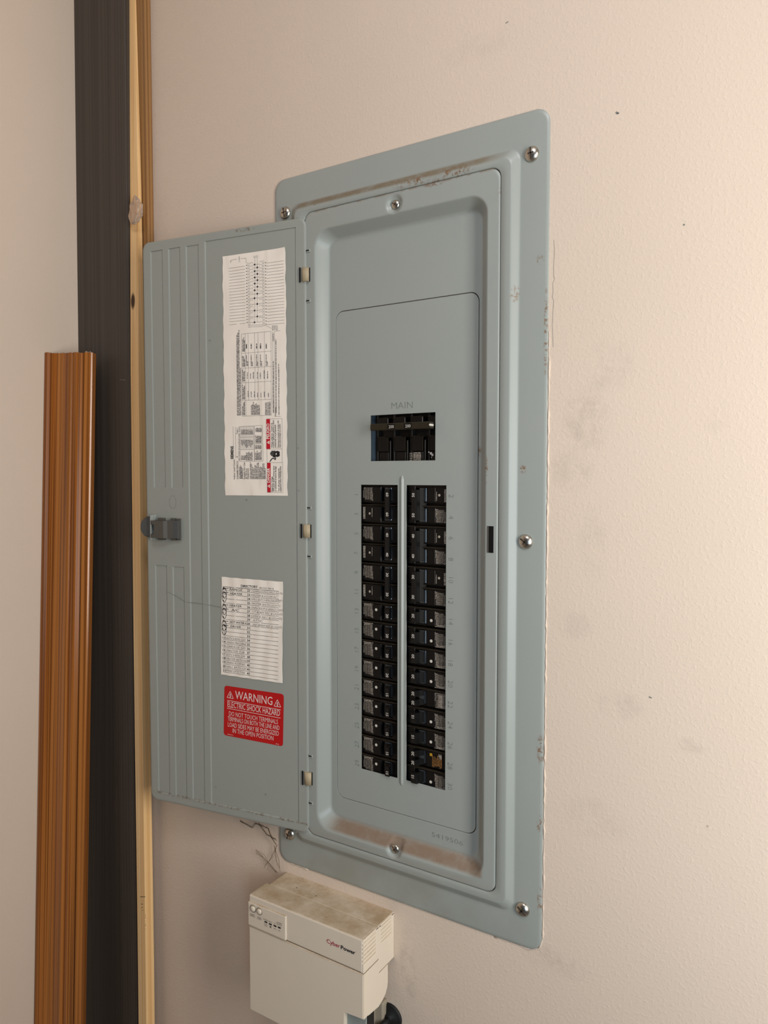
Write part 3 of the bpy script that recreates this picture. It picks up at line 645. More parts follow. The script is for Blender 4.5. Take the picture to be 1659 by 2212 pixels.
# danger blocks
def quad(x0, x1, y0, y1, m, lift): f.rect(B_(x0, 1100)[0], B_(x1, 1100)[0], B_(900, y1)[1], B_(900, y0)[1], m, lift, 3, 10)
quad(806, 858, 1242, 1683, 'redink', .0004); quad(797, 855, 586, 1036, 'redink', .0004)
f.frame(B_(806, 1400)[0], B_(1040, 1400)[0], B_(900, 1685)[1], B_(900, 1240)[1], .0003, 'gink'); f.frame(B_(806, 1100)[0], B_(1034, 1100)[0], B_(900, 1240)[1], B_(900, 1036)[1], .0003, 'gink'); f.frame(B_(800, 800)[0], B_(1030, 800)[0], B_(900, 1036)[1], B_(900, 584)[1], .0003, 'gink')
f.text('DANGER', B_(850, 1540), (B_(850, 1540)[0], B_(850, 1322)[1]), .0044, 'paper', .02, .0006); f.text('PELIGRO', B_(842, 885), (B_(842, 885)[0], B_(842, 655)[1]), .0044, 'paper', .02, .0006)
for x, y in ((832, 1590), (826, 938)):
    f.poly([B_(x + 18, y + 27), B_(x + 18, y - 27), B_(x - 22, y)], 'paper', .0006); f.line(B_(x + 8, y), B_(x - 8, y), .0007, 'redink', .0008)
for st_, x, y0, y1 in (('Hazardous Voltage.', 893, 1672, 1442), ('Will cause death, serious injury', 917, 1672, 1287), ('or substantial property damage.', 945, 1672, 1290), ('Turn off power supplying this', 993, 1672, 1326), ('equipment before working inside.', 1019, 1672, 1290),
                       ('Voltaje peligroso. Causara la', 889, 1016, 648), ('muerte, lesiones graves o dano', 914, 1016, 606), ('sustancial a la propiedad.', 941, 1016, 668), ('Desconecte el suministro de energia a este', 984, 1016, 610), ('equipo antes de trabajar en su interior.', 1009, 1016, 655)):
    up(st_, x, y0, y1, .0023, 'bink', .01)
# shocked hand
f.poly([B_(960, 1062), B_(995, 1075), B_(997, 1140), B_(965, 1155), B_(925, 1145), B_(905, 1110), B_(925, 1075)], 'bink', .0005)
for y, x0 in ((1070, 870), (1089, 856), (1108, 852), (1128, 864)): f.line(B_(x0, y + 2), B_(930, y), .0015, 'bink', .0005)
f.line(B_(890, 1148), B_(945, 1140), .0018, 'bink', .0005); f.pline([B_(950, 1095), B_(935, 1112), B_(955, 1108), B_(938, 1128)], .0006, 'paper', .0008)
f.pline([B_(x, y) for x, y in ((846, 1226), (872, 1190), (890, 1172), (912, 1178), (925, 1195), (935, 1185), (928, 1160), (905, 1150))], .0013, 'bink', .0005)
o = f.build('wiring_chart', door, (0, 0.0010, 0)); o['label'] = 'long wrinkled white paper wiring chart with red danger strips'

# ---- directory card
def rip2(x, z): return 0.0006 * (0.5 + 0.5 * math.sin(x * 300 + 1.5 * math.sin(z * 30))) + 0.0004 * (0.5 + 0.5 * math.sin(x * 130 - z * 40))
f = Flat(['paper', 'bink', 'pencil', 'gink'], rip2)
cTL, cTR, cBR, cBL = on_door(478.5, 1246), on_door(611, 1257), on_door(610, 1476), on_door(477, 1457)
nu, nv = 48, 20
def bil(u, v):
    x = (cTL[0] * (1 - u) + cTR[0] * u) * (1 - v) + (cBL[0] * (1 - u) + cBR[0] * u) * v + (.0003 * math.sin(v * 21) if u in (0, 1) else 0)
    z = (cTL[1] * (1 - u) + cTR[1] * u) * (1 - v) + (cBL[1] * (1 - u) + cBR[1] * u) * v + (.0002 * math.sin(u * 33) if v in (0, 1) else 0)
    return x, z
for i in range(nu):
    for j in range(nv): f.poly([bil(i / nu, (j + 1) / nv), bil((i + 1) / nu, (j + 1) / nv), bil((i + 1) / nu, j / nv), bil(i / nu, j / nv)], 'paper', 0.0002)
f.text('DIRECTORY', C_(486, 264), C_(733, 281), .0033, 'bink', .012); f.text('4813221 REV B', C_(762, 286), C_(978, 303), .0022, 'gink', .0)
f.line(C_(216, 257), C_(1050, 328), .0006, 'bink')
def rowpt(x, k):
    L0, L1, R0, R1 = np.array(C_(220, 312)), np.array(C_(218, 1530)), np.array(C_(1050, 385)), np.array(C_(1040, 1648))
    a = L0 + (L1 - L0) * k / 20; b = R0 + (R1 - R0) * k / 20
    t = (x - 220) / 830; return a + (b - a) * t
for k in range(21):
    f.line(rowpt(220, k), rowpt(1050, k), .0005, 'gink')
    for n, x0 in ((k + 1, 218), (k + 22, 590)):
        p = rowpt(x0, k) + np.array([0, .0012]); q = rowpt(x0 + (42 if n > 9 else 20), k) + np.array([0, .0012]); f.text(str(n), p, q, .0031, 'bink', .012)
hand = {0: ('RANGE', 318, 510), 1: ('HEATER', 325, 510), 4: ('HEATER', 320, 500), 5: ('A/C', 350, 465), 8: ('HOT WATER H.', 325, 585), 9: ('DRYER', 335, 490), 12: ('KITCHEN GFI', 272, 560), 13: ('WASH MACHINE', 272, 575), 14: ('GARAGE GFI', 272, 560), 15: ('MASTER TUB', 275, 550),
        16: ('KITCHEN GFI', 272, 555), 17: ('MASTER BATH HA', 268, 585), 18: ('DINING ROOM REC', 270, 570), 19: ('HALL BATH GFI', 272, 575), 20: ('SMOKE DETECTORS', 262, 560)}
handr = {0: ('DISHWASHER/LIVING/BATH', 645, 1098), 1: ('MASTER B.ROOM REC', 645, 1045), 2: ('HALL-KITCHEN-DINING', 645, 1070), 3: ('MASTER BATH LIGHTS', 650, 1070), 4: ('DINING ROOM & GARAGE LIGHTS', 645, 1115), 5: ('1ST BDRM REC & LIGHTS', 660, 1105), 6: ('OFFICE REC & LIGHTS', 645, 1100), 7: ('ATTIC', 672, 820), 8: ('2ND BDRM REC & LIGHTS', 665, 1100)}
for k, (s_, x0, x1) in hand.items():
    m = 'bink' if k < 10 else 'pencil'; dz = np.array([0, .0009 + rg.uniform(0, .0006)]); f.text(s_, rowpt(x0, k) + dz, rowpt(x1, k) + dz, .0031, m, -.012 if k > 10 else 0.0, .0005, .25)
for k, (s_, x0, x1) in handr.items():
    dz = np.array([0, .0009 + rg.uniform(0, .0006)]); f.text(s_, rowpt(x0, k) + dz, rowpt(x1, k) + dz, .0030, 'pencil', -.014, .0005, .3)
f.text('LIGHTS', C_(1005, 465), C_(1105, 480), .0020, 'pencil', -.014, .0005, .3)
for k in (0, 1, 4, 5, 8, 9): f.line(rowpt(232, k) + np.array([0, .003]), rowpt(305, k) + np.array([0, .0032]), .0007, 'bink', .0006); f.line(rowpt(222, k) + np.array([0, .0045]), rowpt(262, k) + np.array([0, .001]), .0006, 'bink', .0006)
for k0, k1 in ((0, 2), (1, 3), (4, 6), (5, 7), (8, 10), (9, 11)):
    a, b = rowpt(240, k0) + np.array([0, .003]), rowpt(240, k1) + np.array([0, .002]); c = (a + b) / 2; rz = abs(a[1] - b[1]) / 2 + .001
    f.pline([(c[0] + .0036 * math.cos(t), c[1] + rz * math.sin(t)) for t in [2 * math.pi * q / 22 for q in range(23)]], .0006, 'bink', .0006)
o = f.build('directory_card', door, (0, 0.0010, 0)); o['label'] = 'creased white paper circuit directory with handwritten entries'

# ---- red warning sticker
f = Flat(['red', 'wink'])
wc = [on_door(484, 1481), on_door(612.5, 1500), on_door(610.5, 1613), on_door(482.5, 1588)]
def rq(c, r, n=6):
    out = []
    for i in range(4):
        p, a, b = np.array(c[i]), np.array(c[i - 1]), np.array(c[(i + 1) % 4]); u = (a - p) / np.linalg.norm(a - p); v = (b - p) / np.linalg.norm(b - p); o = p + (u + v) * r
        for k in range(n + 1): t = math.pi / 2 * k / n; out.append(tuple(o - u * r * math.sin(t) * 1.0 - v * r * math.cos(t) * 1.0))
    return out
P = rq([wc[3], wc[2], wc[1], wc[0]], .0042)
c0 = np.mean(np.array(P), axis=0)
f.poly(P, 'red', .0002)
for s_, a, b, h, bo in (('WARNING', W_(386, 408), W_(1222, 556), .0112, .004), ('ELECTRIC SHOCK HAZARD', W_(216, 592), W_(1392, 802), .0080, .004), ('DO NOT TOUCH TERMINALS', W_(250, 787), W_(1345, 982), .0063, -.002),
                    ('TERMINALS ON BOTH THE LINE AND', W_(222, 900), W_(1378, 1117), .0063, -.002), ('LOAD SIDES MAY BE ENERGIZED', W_(224, 1030), W_(1366, 1244), .0063, -.002), ('IN THE OPEN POSITION', W_(332, 1172), W_(1245, 1348), .0063, -.002)):
    f.text(s_, a, b, h, 'wink', bo, .0004)
f.line(W_(210, 443), W_(1410, 662), .0007, 'wink'); f.line(W_(205, 622), W_(1403, 846), .0007, 'wink')
f.micro(W_(215, 1205), W_(345, 1227), .0007, 'wink', rng=rg); f.micro(W_(1300, 1418), W_(1370, 1435), .0008, 'wink', rng=rg)
for T3 in (((277, 245), (207, 383), (348, 408)), ((1335, 432), (1260, 577), (1410, 600))):
    P3 = [W_(*q) for q in T3]; f.pline(P3, .0008, 'wink', .0004, True); c = np.mean(np.array(T3), axis=0) + np.array([0, 6])
    f.pline([W_(c[0] + 10, c[1] - 55), W_(c[0] - 12, c[1] - 5), W_(c[0] + 14, c[1] - 8), W_(c[0] - 8, c[1] + 38)], .0013, 'wink', .0004)
o = f.build('warning_sticker', door, (0, 0.0010, 0)); o['label'] = 'red warning sticker with white lettering'

# ------------------------------------------------------------------ breakers
def label_left(f, z, kind, rg, seed):
    """small print on the outer end of a breaker (turned a quarter clockwise)"""
    if kind == 'caution':
        c = (-.0242, z + .0070); f.pline([(c[0] + .0014 * math.cos(t), c[1] + .0014 * math.sin(t)) for t in [2 * math.pi * q / 12 for q in range(13)]], .0004, 'ink', .0001); f.line((c[0] - .001, c[1] - .001), (c[0] + .001, c[1] + .001), .0004, 'ink', .0001)
        for k in range(9):
            x = -.0262 + k * .00165; top = z + (.0048 if k < 3 else .0082); bot = z - .0072 + (0.002 if k < 2 else 0) - (.0008 if k > 6 else 0)
            f.micro((x, top), (x, bot), .00062 if k < 7 else .0009, 'ink', .0001, rng=rg)
        f.text('Type QP', (-.0125, z + .0012), (-.0125, z - .0088), .0013, 'ink', .01, .0001)
    else:
        f.disc(-.0165, z + .0002, .0016, 'ink', .0001)
        for x in (-.0262, -.0250, -.0238): f.micro((x, z + .0085), (x, z - .0070), .0010, 'ink', .0001, rng=rg)
        f.micro((-.0128, z + .0072), (-.0128, z - .0040), .0009, 'ink', .0001, rng=rg)
        f.frame(-.0272, -.0118, z - .0098, z + .0100, .0002, 'black2', .0001)

def handle_mesh(nm, root, zc, hz, text, tz, wide=.0066):
    """switch lever leaning towards the middle of the panel, rating printed on its end"""
    bm = bmesh.new(); V = []
    sec = [(.0040, .0045, .0140), (.0092, -.0030, .0164), (.0118, -.0088, .0186)]
    rings = []
    for x0, y, x1 in sec: rings.append([bm.verts.new((x0, y, zc - hz)), bm.verts.new((x1, y, zc - hz)), bm.verts.new((x1, y, zc + hz)), bm.verts.new((x0, y, zc + hz))])
    for A, Bv in zip(rings[:-1], rings[1:]):
        for k in range(4): bm.faces.new((A[k], A[(k + 1) % 4], Bv[(k + 1) % 4], Bv[k]))
    bm.faces.new(rings[-1]); bm.faces.new(rings[0])
    bmesh.ops.bevel(bm, geom=[e for e in bm.edges if all(v.co.y < -.0085 for v in e.verts)], offset=.0008, segments=2, affect='EDGES')
    bmesh.ops.recalc_face_normals(bm, faces=bm.faces)
    h = bmo(nm, bm, 'black2', root)
    for z, s_ in zip(tz, text):
        f = Flat(['inkw']); f.ctext(s_, (.0154, z), .0036, -math.pi / 2, 'inkw', .012, .0002, wide=1.0); f.build('rating_print', h, (0, -.0088, 0))
    zt = zc + hz + .0002
    n = 10                                            # dusty upper edge of the lever
    me = [(.0106, -.0080, zt), (.0190, -.0080, zt), (.0168, -.0030, zt), (.0084, -.0030, zt)]
    V = me + [(x + (.0145 - x) * .45, y + (-.0055 - y) * .45, zt) for x, y, _ in me]
    pm('dusty_edge', V, [(0, 1, 5, 4), (1, 2, 6, 5), (2, 3, 7, 6), (3, 0, 4, 7)], 'dusty', h)
    return h

def breaker(col, k, rows, rating, label, duplex=False, kind='qp'):
    x = .1623 if col == 'L' else .2310
    zc = ROW0 - PITCH_Z * (k + (rows - 1) / 2)
    r = empty('circuit_breaker', (x, .0110, Z0 + zc), (0, 0 if col == 'L' else math.pi, 0))
    tag(r, label, 'circuit breaker', 'circuit breakers in two rows behind the cover openings')
    hz = rows * PITCH_Z / 2
    rg = random.Random(k * 7 + (3 if col == 'L' else 5))
    s = 1 if col == 'L' else -1                       # world-up in local z
    bm = bmesh.new()
    box(bm, -.0345, .0285, .0070, .055, -hz + .0003, hz - .0003)
    for i in range(rows):
        z0 = (rows - 1) / 2 * PITCH_Z - i * PITCH_Z
        a, b = z0 - PITCH_Z / 2 + .0004, z0 + PITCH_Z / 2 - .0004
        box(bm, -.0330, .0010, 0, .0072, a + .0012, b - .0022, bev=.0004, seg=1); box(bm, .0178, .0285, 0, .0072, a + .0012, b - .0022, bev=.0004, seg=1)
        box(bm, .0005, .0180, .0012, .0072, a + .0012, z0 - .0088); box(bm, .0005, .0180, .0012, .0072, z0 + .0085, b - .0022)
        box(bm, -.0112, .0004, -.0010, .001, z0 - .0090, z0 + .0088, bev=.0003, seg=1)
        box(bm, -.0270, -.0118, -.0005, .001, z0 - .0096, z0 + .0096, bev=.0002, seg=1)
    bmo('body', bm, 'black', r)
    bm = bmesh.new()
    for i in range(rows):
        z0 = (rows - 1) / 2 * PITCH_Z - i * PITCH_Z; e = z0 + s * PITCH_Z / 2
        lo, hi = sorted((e - s * .0020, e - s * .0008)); box(bm, -.0330, .0285, -.0009, .004, lo, hi, bev=.0003, seg=1)
    bmo('ribs', bm, 'dusty', r)
    f = Flat(['ink', 'inkw', 'black2', 'yellow', 'orangeink'])
    if kind == 'tandem_yellow':
        for q in range(8): f.micro((-.0215 + q * .0018, .0085 - rg.uniform(0, .003)), (-.0215 + q * .0018, -.0080 + rg.uniform(0, .004)), .0010, 'orangeink', .0012, rng=rg)
        f.rect(-.0085, -.0050, -.0085, -.0050, 'yellow', .0012)
        for q in range(3): f.micro((-.0210 + q * .0016, -.0030), (-.0210 + q * .0016, -.0095), .0013, 'ink', .0012, rng=rg)
    else:
        for i in range(rows):
            z0 = (rows - 1) / 2 * PITCH_Z - i * PITCH_Z
            label_left(f, z0, 'caution' if i == 0 else 'seal', rg, 0)
            if duplex:
                for q in range(8): f.micro((-.0262 + q * .0019, z0 + .0095), (-.0262 + q * .0019, z0 - .0095), .0009, 'ink', .0001, rng=rg)
        if rows == 1 and not duplex:
            f.disc(-.0062, .0028, .0019, 'inkw', .0007, 16)
            zz = PITCH_Z / 2
            f.micro((-.0265, zz - .0032), (-.0110, zz - .0032), .0008, 'ink', .0001, rng=rg); f.micro((-.0250, zz - .0046), (-.0150, zz - .0046), .0013, 'ink', .0001, rng=rg)
    o = f.build('printed_label', r, (0, -.0006, 0)); o['kind'] = 'stuff'
    # rotor and lever(s)
    if rows == 2: levers = [(0, .0190, [rating, rating], [.0125, -.0125])]
    elif duplex or kind == 'tandem_yellow': levers = [(.0058, .0036, [rating], [.0058]), (-.0058, .0036, [rating], [-.0058])]
    else: levers = [(0, .0068, [rating], [-.0020])]
    bm = bmesh.new()
    for i in range(rows):
        z0 = (rows - 1) / 2 * PITCH_Z - i * PITCH_Z; hh = .0082
        A, Bv = [], []
        for q in range(9):
            t = math.pi * q / 8; A.append(bm.verts.new((.0088 - .0074 * math.cos(t), .0064 - .0048 * math.sin(t), z0 - hh))); Bv.append(bm.verts.new((.0088 - .0074 * math.cos(t), .0064 - .0048 * math.sin(t), z0 + hh)))
        for q in range(8): ff = bm.faces.new((A[q], A[q + 1], Bv[q + 1], Bv[q])); ff.smooth = True
    bmo('rotor', bm, 'rotor', r)
    for zc_, hz_, tx, tz in levers: handle_mesh('switch_handle', r, zc_, hz_, tx, tz)
    return r
for i, (a, lb) in enumerate((('60', 'black double-pole breaker marked 60 on its tie bar, topmost of the left row'), ('40', 'black double-pole breaker marked 40, middle one of the three double ones in the left row'),
                             ('30', 'black double-pole breaker marked 30, lowest of the three double ones in the left row'))): breaker('L', 2 * i, 2, a, lb)
for j, (a, lb) in enumerate((('20', 'black single breaker marked 20, directly under the double-pole breakers in the left row'), ('20', 'second-highest black single breaker in the left row, marked 20'),
                             ('20', 'third-highest black single breaker in the left row, marked 20'), ('20', 'lowest of the left-row breakers marked 20, touching the first one marked 15'),
                             ('15', 'uppermost of the left-row breakers marked 15'), ('15', 'second-highest of the left-row breakers marked 15'), ('15', 'middle one of the five left-row breakers marked 15'),
                             ('15', 'left-row breaker marked 15, second up from the bottom'), ('15', 'bottom breaker of the left row, its lever overlapping the lower edge of the opening'))): breaker('L', 6 + j, 1, a, lb)
for i, (a, lb) in enumerate((('50', 'black double-pole breaker with olive tie bar, topmost of the right row'), ('40', 'black double-pole breaker with tie bar, middle one of the right row double breakers'),
                             ('30', 'black double-pole breaker with tie bar, lowest of the right row double breakers'))): breaker('R', 2 * i, 2, a, lb)
for k, a, dup, kind, lb in ((6, '20', 0, '', 'black single breaker with white dot, directly under the double-pole breakers in the right row'), (7, '20', 0, '', 'second-highest black single breaker with white dot in the right row'),
                            (8, '20', 0, '', 'third-highest black single breaker with white dot in the right row'), (9, '20', 0, '', 'fourth-highest black single breaker with white dot in the right row'),
                            (10, '20', 1, '', 'black twin breaker with two small switches and a dense white label, right row'), (11, '15', 0, '', 'black single breaker marked 15, directly under the twin breaker with the dense white label'),
                            (12, '15', 0, '', 'black single breaker marked 15, directly above the twin breaker with orange print'), (13, '20', 0, 'tandem_yellow', 'black twin breaker with orange and yellow print, second up from the bottom right'),
                            (14, '15', 0, '', 'bottom breaker of the right row, black with a white dot and marked 15')): breaker('R', k, 1, a, lb, bool(dup), kind)

# main breaker
mb = empty('main_circuit_breaker', (0.2, 0.0125, Z0 + 0.5908))
tag(mb, 'large black main breaker marked 200 with one wide bar handle, above the two rows', 'circuit breaker')
bm = bmesh.new(); box(bm, -.0465, .0600, .0075, .060, -.0500, .0500)
for i in range(4):
    x = -.0462 + i * .0252
    box(bm, x, x + .0030, .001, .008, -.045, .045, bev=.0003, seg=1)
    box(bm, x + .0205, x + .0225, .000, .008, -.045, -.0035, bev=.0003, seg=1)
    box(bm, x + .0035, x + .0195, -.0008, .008, -.0175, .0010, bev=.0006, seg=1); box(bm, x + .0045, x + .0190, .0008, .008, -.045, -.0178, bev=.0004, seg=1)
    box(bm, x + .0015, x + .0190, -.0008, .008, .0130, .0250, bev=.0006, seg=1)
bmo('body', bm, 'black', mb)
bm = bmesh.new()
for i in range(4):
    x = -.0462 + i * .0252; box(bm, x + .0036, x + .0140, -.0014, .004, .0006, .0016); box(bm, x + .0190, x + .0195, -.0011, .006, -.0170, .0008); box(bm, x + .0016, x + .0180, -.0012, .004, .0246, .0256)
o = bmo('dusty_edges', bm, 'dusty', mb); o['kind'] = 'stuff'
f = Flat(['ink', 'inkw'])
for i in range(4):
    x = -.0462 + i * .0252
    for dx, zz in ((.0110, -.0035), (.0145, -.0035), (.0110, -.0080), (.0110, -.0120), (.0110, .0160), (.0145, .0160), (.0110, .0205), (.0145, .0205)): f.rect(x + dx, x + dx + .0005, zz - .0012, zz + .0006, 'ink', .0010)
for q in range(5): f.micro((.0040, -.0200 - q * .0022), (.0085, -.0200 - q * .0022), .0011, 'ink', .0002, rng=rg)
for q in range(9): f.micro((.0095, -.0195 - q * .0014), (.0205, -.0195 - q * .0014), .0010, 'ink', .0002, rng=rg)
f.disc(.0345, -.0205, .0017, 'inkw', .0003, 8); f.disc(.0365, -.0225, .0016, 'inkw', .0003, 7); f.disc(.0315, -.0190, .0008, 'inkw', .0003); f.disc(.0352, -.0255, .0006, 'inkw', .0003); f.disc(.0352, -.0310, .0006, 'inkw', .0003)
o = f.build('printed_label', mb, (0, .0005, 0)); o['kind'] = 'stuff'
bm = bmesh.new(); box(bm, -.0418, .0448, -.0200, -.0110, .0085, .0170, bev=.0012); box(bm, -.010, .010, -.0130, .0080, .0100, .0155)
bar = bmo('handle_bar', bm, 'dustbar', mb)
f = Flat(['black', 'inkw'])
for x in (-.0102, .0137):
    f.rect(x - .0058, x + .0050, .0096, .0158, 'black', .0001); f.text('200', (x - .0036, .0106), (x + .0038, .0108), .0036, 'inkw', 0, .0003)
f.build('rating_print', bar, (0, -.0201, 0))
bm = bmesh.new(); lathe(bm, [(.0016, 0), (.0016, .006), (.0010, .0075), (0, .008)], .0440, -.0135, .0128, 12); bmo('linkage_pin', bm, 'inkw', mb)

# ------------------------------------------------------------------ battery backup box on the wall
ups = empty('battery_backup', (0, 0, Z0 - 0.175))
tag(ups, 'dusty beige plastic battery backup box mounted on the wall below the panel', 'power supply')
dz = 0.175
def ubox(name, b, mat='ups', bev=.001, seg=2): return newbox(name, (b[0], b[1], b[2], b[3], b[4] + dz, b[5] + dz), mat, ups, bev, seg=seg)
def extr(bm, P, x0, x1, mi=0):
    A = [bm.verts.new((x0, y, z + dz)) for y, z in P]; Bv = [bm.verts.new((x1, y, z + dz)) for y, z in P]
    bm.faces.new(A); bm.faces.new(Bv)
    for k in range(len(P)): bm.faces.new((A[k], A[(k + 1) % len(P)], Bv[(k + 1) % len(P)], Bv[k])).material_index = mi
# upper front shell: solid core and right cheek broken by louvres
bm = bmesh.new(); box(bm, .0053, .1887, -.0709, -.0362, -.0575 + dz, -.0155 + dz, bev=.0022, seg=3); bmo('front_shell', bm, 'ups', ups)
bm = bmesh.new(); box(bm, .1850, .1898, -.0705, -.0365, -.0575 + dz, -.0485 + dz, bev=.0006); box(bm, .1850, .1898, -.0430, -.0365, -.0490 + dz, -.0160 + dz, bev=.0004); box(bm, .1850, .1898, -.0705, -.0365, -.0185 + dz, -.0158 + dz, bev=.0008); bmo('side_cheek', bm, 'ups', ups)
for k in range(6): z = -.0225 - k * .0050; ubox('vent_fin', (.1850, .1898, -.0705, -.0425, z - .0014, z + .0016), bev=.0004, seg=1)
bm = bmesh.new(); box(bm, .012, .1886, -.0361, -.0002, -.0762 + dz, -.0160 + dz, bev=.0006)
bmo('rear_housing', bm, 'ups', ups)
bm = bmesh.new(); box(bm, .184, .1895, -.0358, -.0002, -.0762 + dz, -.0405 + dz, bev=.0006); box(bm, .184, .1895, -.0358, -.0310, -.0410 + dz, -.0170 + dz, bev=.0004); box(bm, .184, .1895, -.0060, -.0002, -.0410 + dz, -.0170 + dz, bev=.0004); box(bm, .1865, .1895, -.0358, -.0002, -.0192 + dz, -.0164 + dz, bev=.0006); bmo('rear_cheek', bm, 'ups', ups)
for k in range(4): z = -.0222 - k * .0052; ubox('vent_fin', (.184, .1895, -.0315, -.0055, z - .0012, z + .0020), bev=.0004, seg=1)
# lower front: one L-shaped face with a notch at its lower right, side piece curving under behind it
bm = bmesh.new()
P = [(.0053, -.1750), (.1600, -.1750), (.1600, -.1151), (.1898, -.1151), (.1898, -.0585), (.0053, -.0585)]
A = [bm.verts.new((x, -.0709, z + dz)) for x, z in P]; Bv = [bm.verts.new((x, -.0600, z + dz)) for x, z in P]
bm.faces.new(A); bm.faces.new(Bv)
for k in range(len(P)): bm.faces.new((A[k], A[(k + 1) % len(P)], Bv[(k + 1) % len(P)], Bv[k]))
bmesh.ops.bevel(bm, geom=[e for e in bm.edges if all(abs(v.co.y + .0709) < 1e-5 for v in e.verts)], offset=.0011, segments=2, affect='EDGES')
extr(bm, [(-.0600, -.0585), (-.0360, -.0585), (-.0360, -.1192), (-.0480, -.1176), (-.0600, -.1161)], .1500, .1898)
extr(bm, [(-.0600, -.0585), (-.0365, -.0585), (-.0365, -.1750), (-.0600, -.1750)], .0053, .1585)
bmo('front_door', bm, 'ups', ups)
bm = bmesh.new(); prof = [(-.0359, -.0768), (-.0152, -.0768), (-.0152, -.1000), (-.0165, -.1065), (-.0205, -.1125), (-.0270, -.1165), (-.0359, -.1190)]; extr(bm, prof, .012, .1896)
bmo('rear_base', bm, 'ups', ups)
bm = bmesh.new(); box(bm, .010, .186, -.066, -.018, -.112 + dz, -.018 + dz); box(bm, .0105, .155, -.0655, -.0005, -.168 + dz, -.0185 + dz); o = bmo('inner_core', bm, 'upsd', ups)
ubox('socket_bay', (.1600, .1880, -.0630, -.0605, -.1750, -.1172), 'bay', .0004)
# control plate
bm = bmesh.new(); box(bm, .0056, .0705, -.0732, -.0700, -.0562 + dz, -.0240 + dz, bev=.0012, seg=2); plate = bmo('control_plate', bm, 'ups', ups)
for x in (.0150, .0262):
    bm = bmesh.new(); lathe(bm, [(.0052, -.0002), (.0052, .0004), (.0045, .0006), (.0044, .0001)], x, -.0732, -.0310 + dz, 22, 1); lathe(bm, [(.0040, -.0002), (.0038, .0012), (.0028, .0020), (.0012, .0024), (0, .0025)], x, -.0732, -.0310 + dz, 22, 0)
    bmo('push_button', bm, ['ups', 'upsd'], plate)
f = Flat(['bink', 'logo_red', 'gink'])
def U(x, y): q = on_wall(x, y, -.0733); return q[0], q[1] + dz
def Uz(x, y): return on_door(x, y)
f.text('ALARM', (.0098, -.0401 + dz), (.0180, -.0401 + dz), .0014, 'bink'); f.text('SILENCE', (.0092, -.0422 + dz), (.0186, -.0422 + dz), .0014, 'bink')
f.text('COLD', (.0225, -.0401 + dz), (.0295, -.0401 + dz), .0014, 'bink'); f.text('START', (.0222, -.0422 + dz), (.0300, -.0422 + dz), .0014, 'bink')
f.text('BATTERY', (.0330, -.0395 + dz), (.0415, -.0395 + dz), .0013, 'bink'); f.text('MUTE', (.0425, -.0397 + dz), (.0478, -.0397 + dz), .0013, 'bink'); f.text('AC', (.0517, -.0392 + dz), (.0545, -.0392 + dz), .0013, 'gink')
f.text('SYSTEM', (.0560, -.0365 + dz), (.0645, -.0365 + dz), .0014, 'bink'); f.text('STATUS', (.0562, -.0387 + dz), (.0643, -.0387 + dz), .0014, 'bink')
for x, z in ((.0374, -.0420), (.0450, -.0424), (.0530, -.0420), (.0602, -.0418)): f.rect(x - .0024, x + .0024, z - .0010 + dz, z + .0010 + dz, 'bink', .0003)
f.frame(.0352, .0396, -.0473 + dz, -.0447 + dz, .0003, 'gink'); f.line((.0374, -.0473 + dz), (.0374, -.0447 + dz), .0003, 'gink')
f.pline([(.0436, -.0450 + dz), (.0462, -.0470 + dz), (.0462, -.0445 + dz), (.0440, -.0468 + dz)], .0005, 'bink')
for x in (.0530, .0602): f.pline([(x - .0018, -.0464 + dz), (x, -.0452 + dz), (x + .0018, -.0464 + dz)], .0004, 'gink')
f.build('printed_legend', plate, (0, -.0732, 0))
f = Flat(['bink', 'logo_red'])
f.text('Cyber', (.1352, -.0370 + dz), (.1555, -.0372 + dz), .0052, 'logo_red', .004, .0002); f.text('Power', (.1568, -.0373 + dz), (.1782, -.0374 + dz), .0046, 'bink', .022, .0002)
f.disc(.1792, -.0330 + dz, .0003, 'bink', .0002)
f.build('brand_lettering', ups, (0, -.0711, 0))

# cord, its round wall plate, plug and bracket below the box
g = empty('cable_wall_plate', (.1858, 0, Z0 - .1565))
tag(g, 'round black rubber cable plate on the wall under the battery box', 'cable plate')
bm = bmesh.new(); lathe(bm, [(.0174, 0), (.0174, .0026), (.0162, .0036), (.0060, .0042), (.0052, .0075), (0, .0078)], -.0015, 0, -.0005, 36); bmo('disc', bm, 'rubber', g)
c = bpy.data.curves.new('c', 'CURVE'); bpy.data.curves.remove(c)
bm = bmesh.new(); tube(bm, [(.1868, -.0079, Z0 - .1560), (.1835, -.0160, Z0 - .1590), (.178, -.0240, Z0 - .166), (.172, -.0300, Z0 - .178), (.168, -.0310, Z0 - .205), (.168, -.0290, Z0 - .26), (.172, -.0200, Z0 - .40), (.176, -.0080, Z0 - .60), (.176, -.0060, .012), (.30, -.030, .006)], [.0036] + [.0042] * 2 + [.0030] * 7, 12)
tag(bmo('power_cord', bm, 'rubber'), 'black power cord hanging from the round wall plate below the battery box', 'cord')
bm = bmesh.new(); box(bm, .1655, .1800, -.0125, -.0003, Z0 - .230, Z0 - .135, bev=.002); box(bm, .1655, .1690, -.0260, -.0120, Z0 - .230, Z0 - .128, bev=.0012)
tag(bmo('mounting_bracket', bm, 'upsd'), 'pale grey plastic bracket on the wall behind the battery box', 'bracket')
bm = bmesh.new(); box(bm, .1655, .1860, -.0590, -.0400, Z0 - .190, Z0 - .1205, bev=.002)
tag(bmo('black_plug', bm, 'rubber'), 'black plug in the lower right corner bay of the battery box', 'plug')

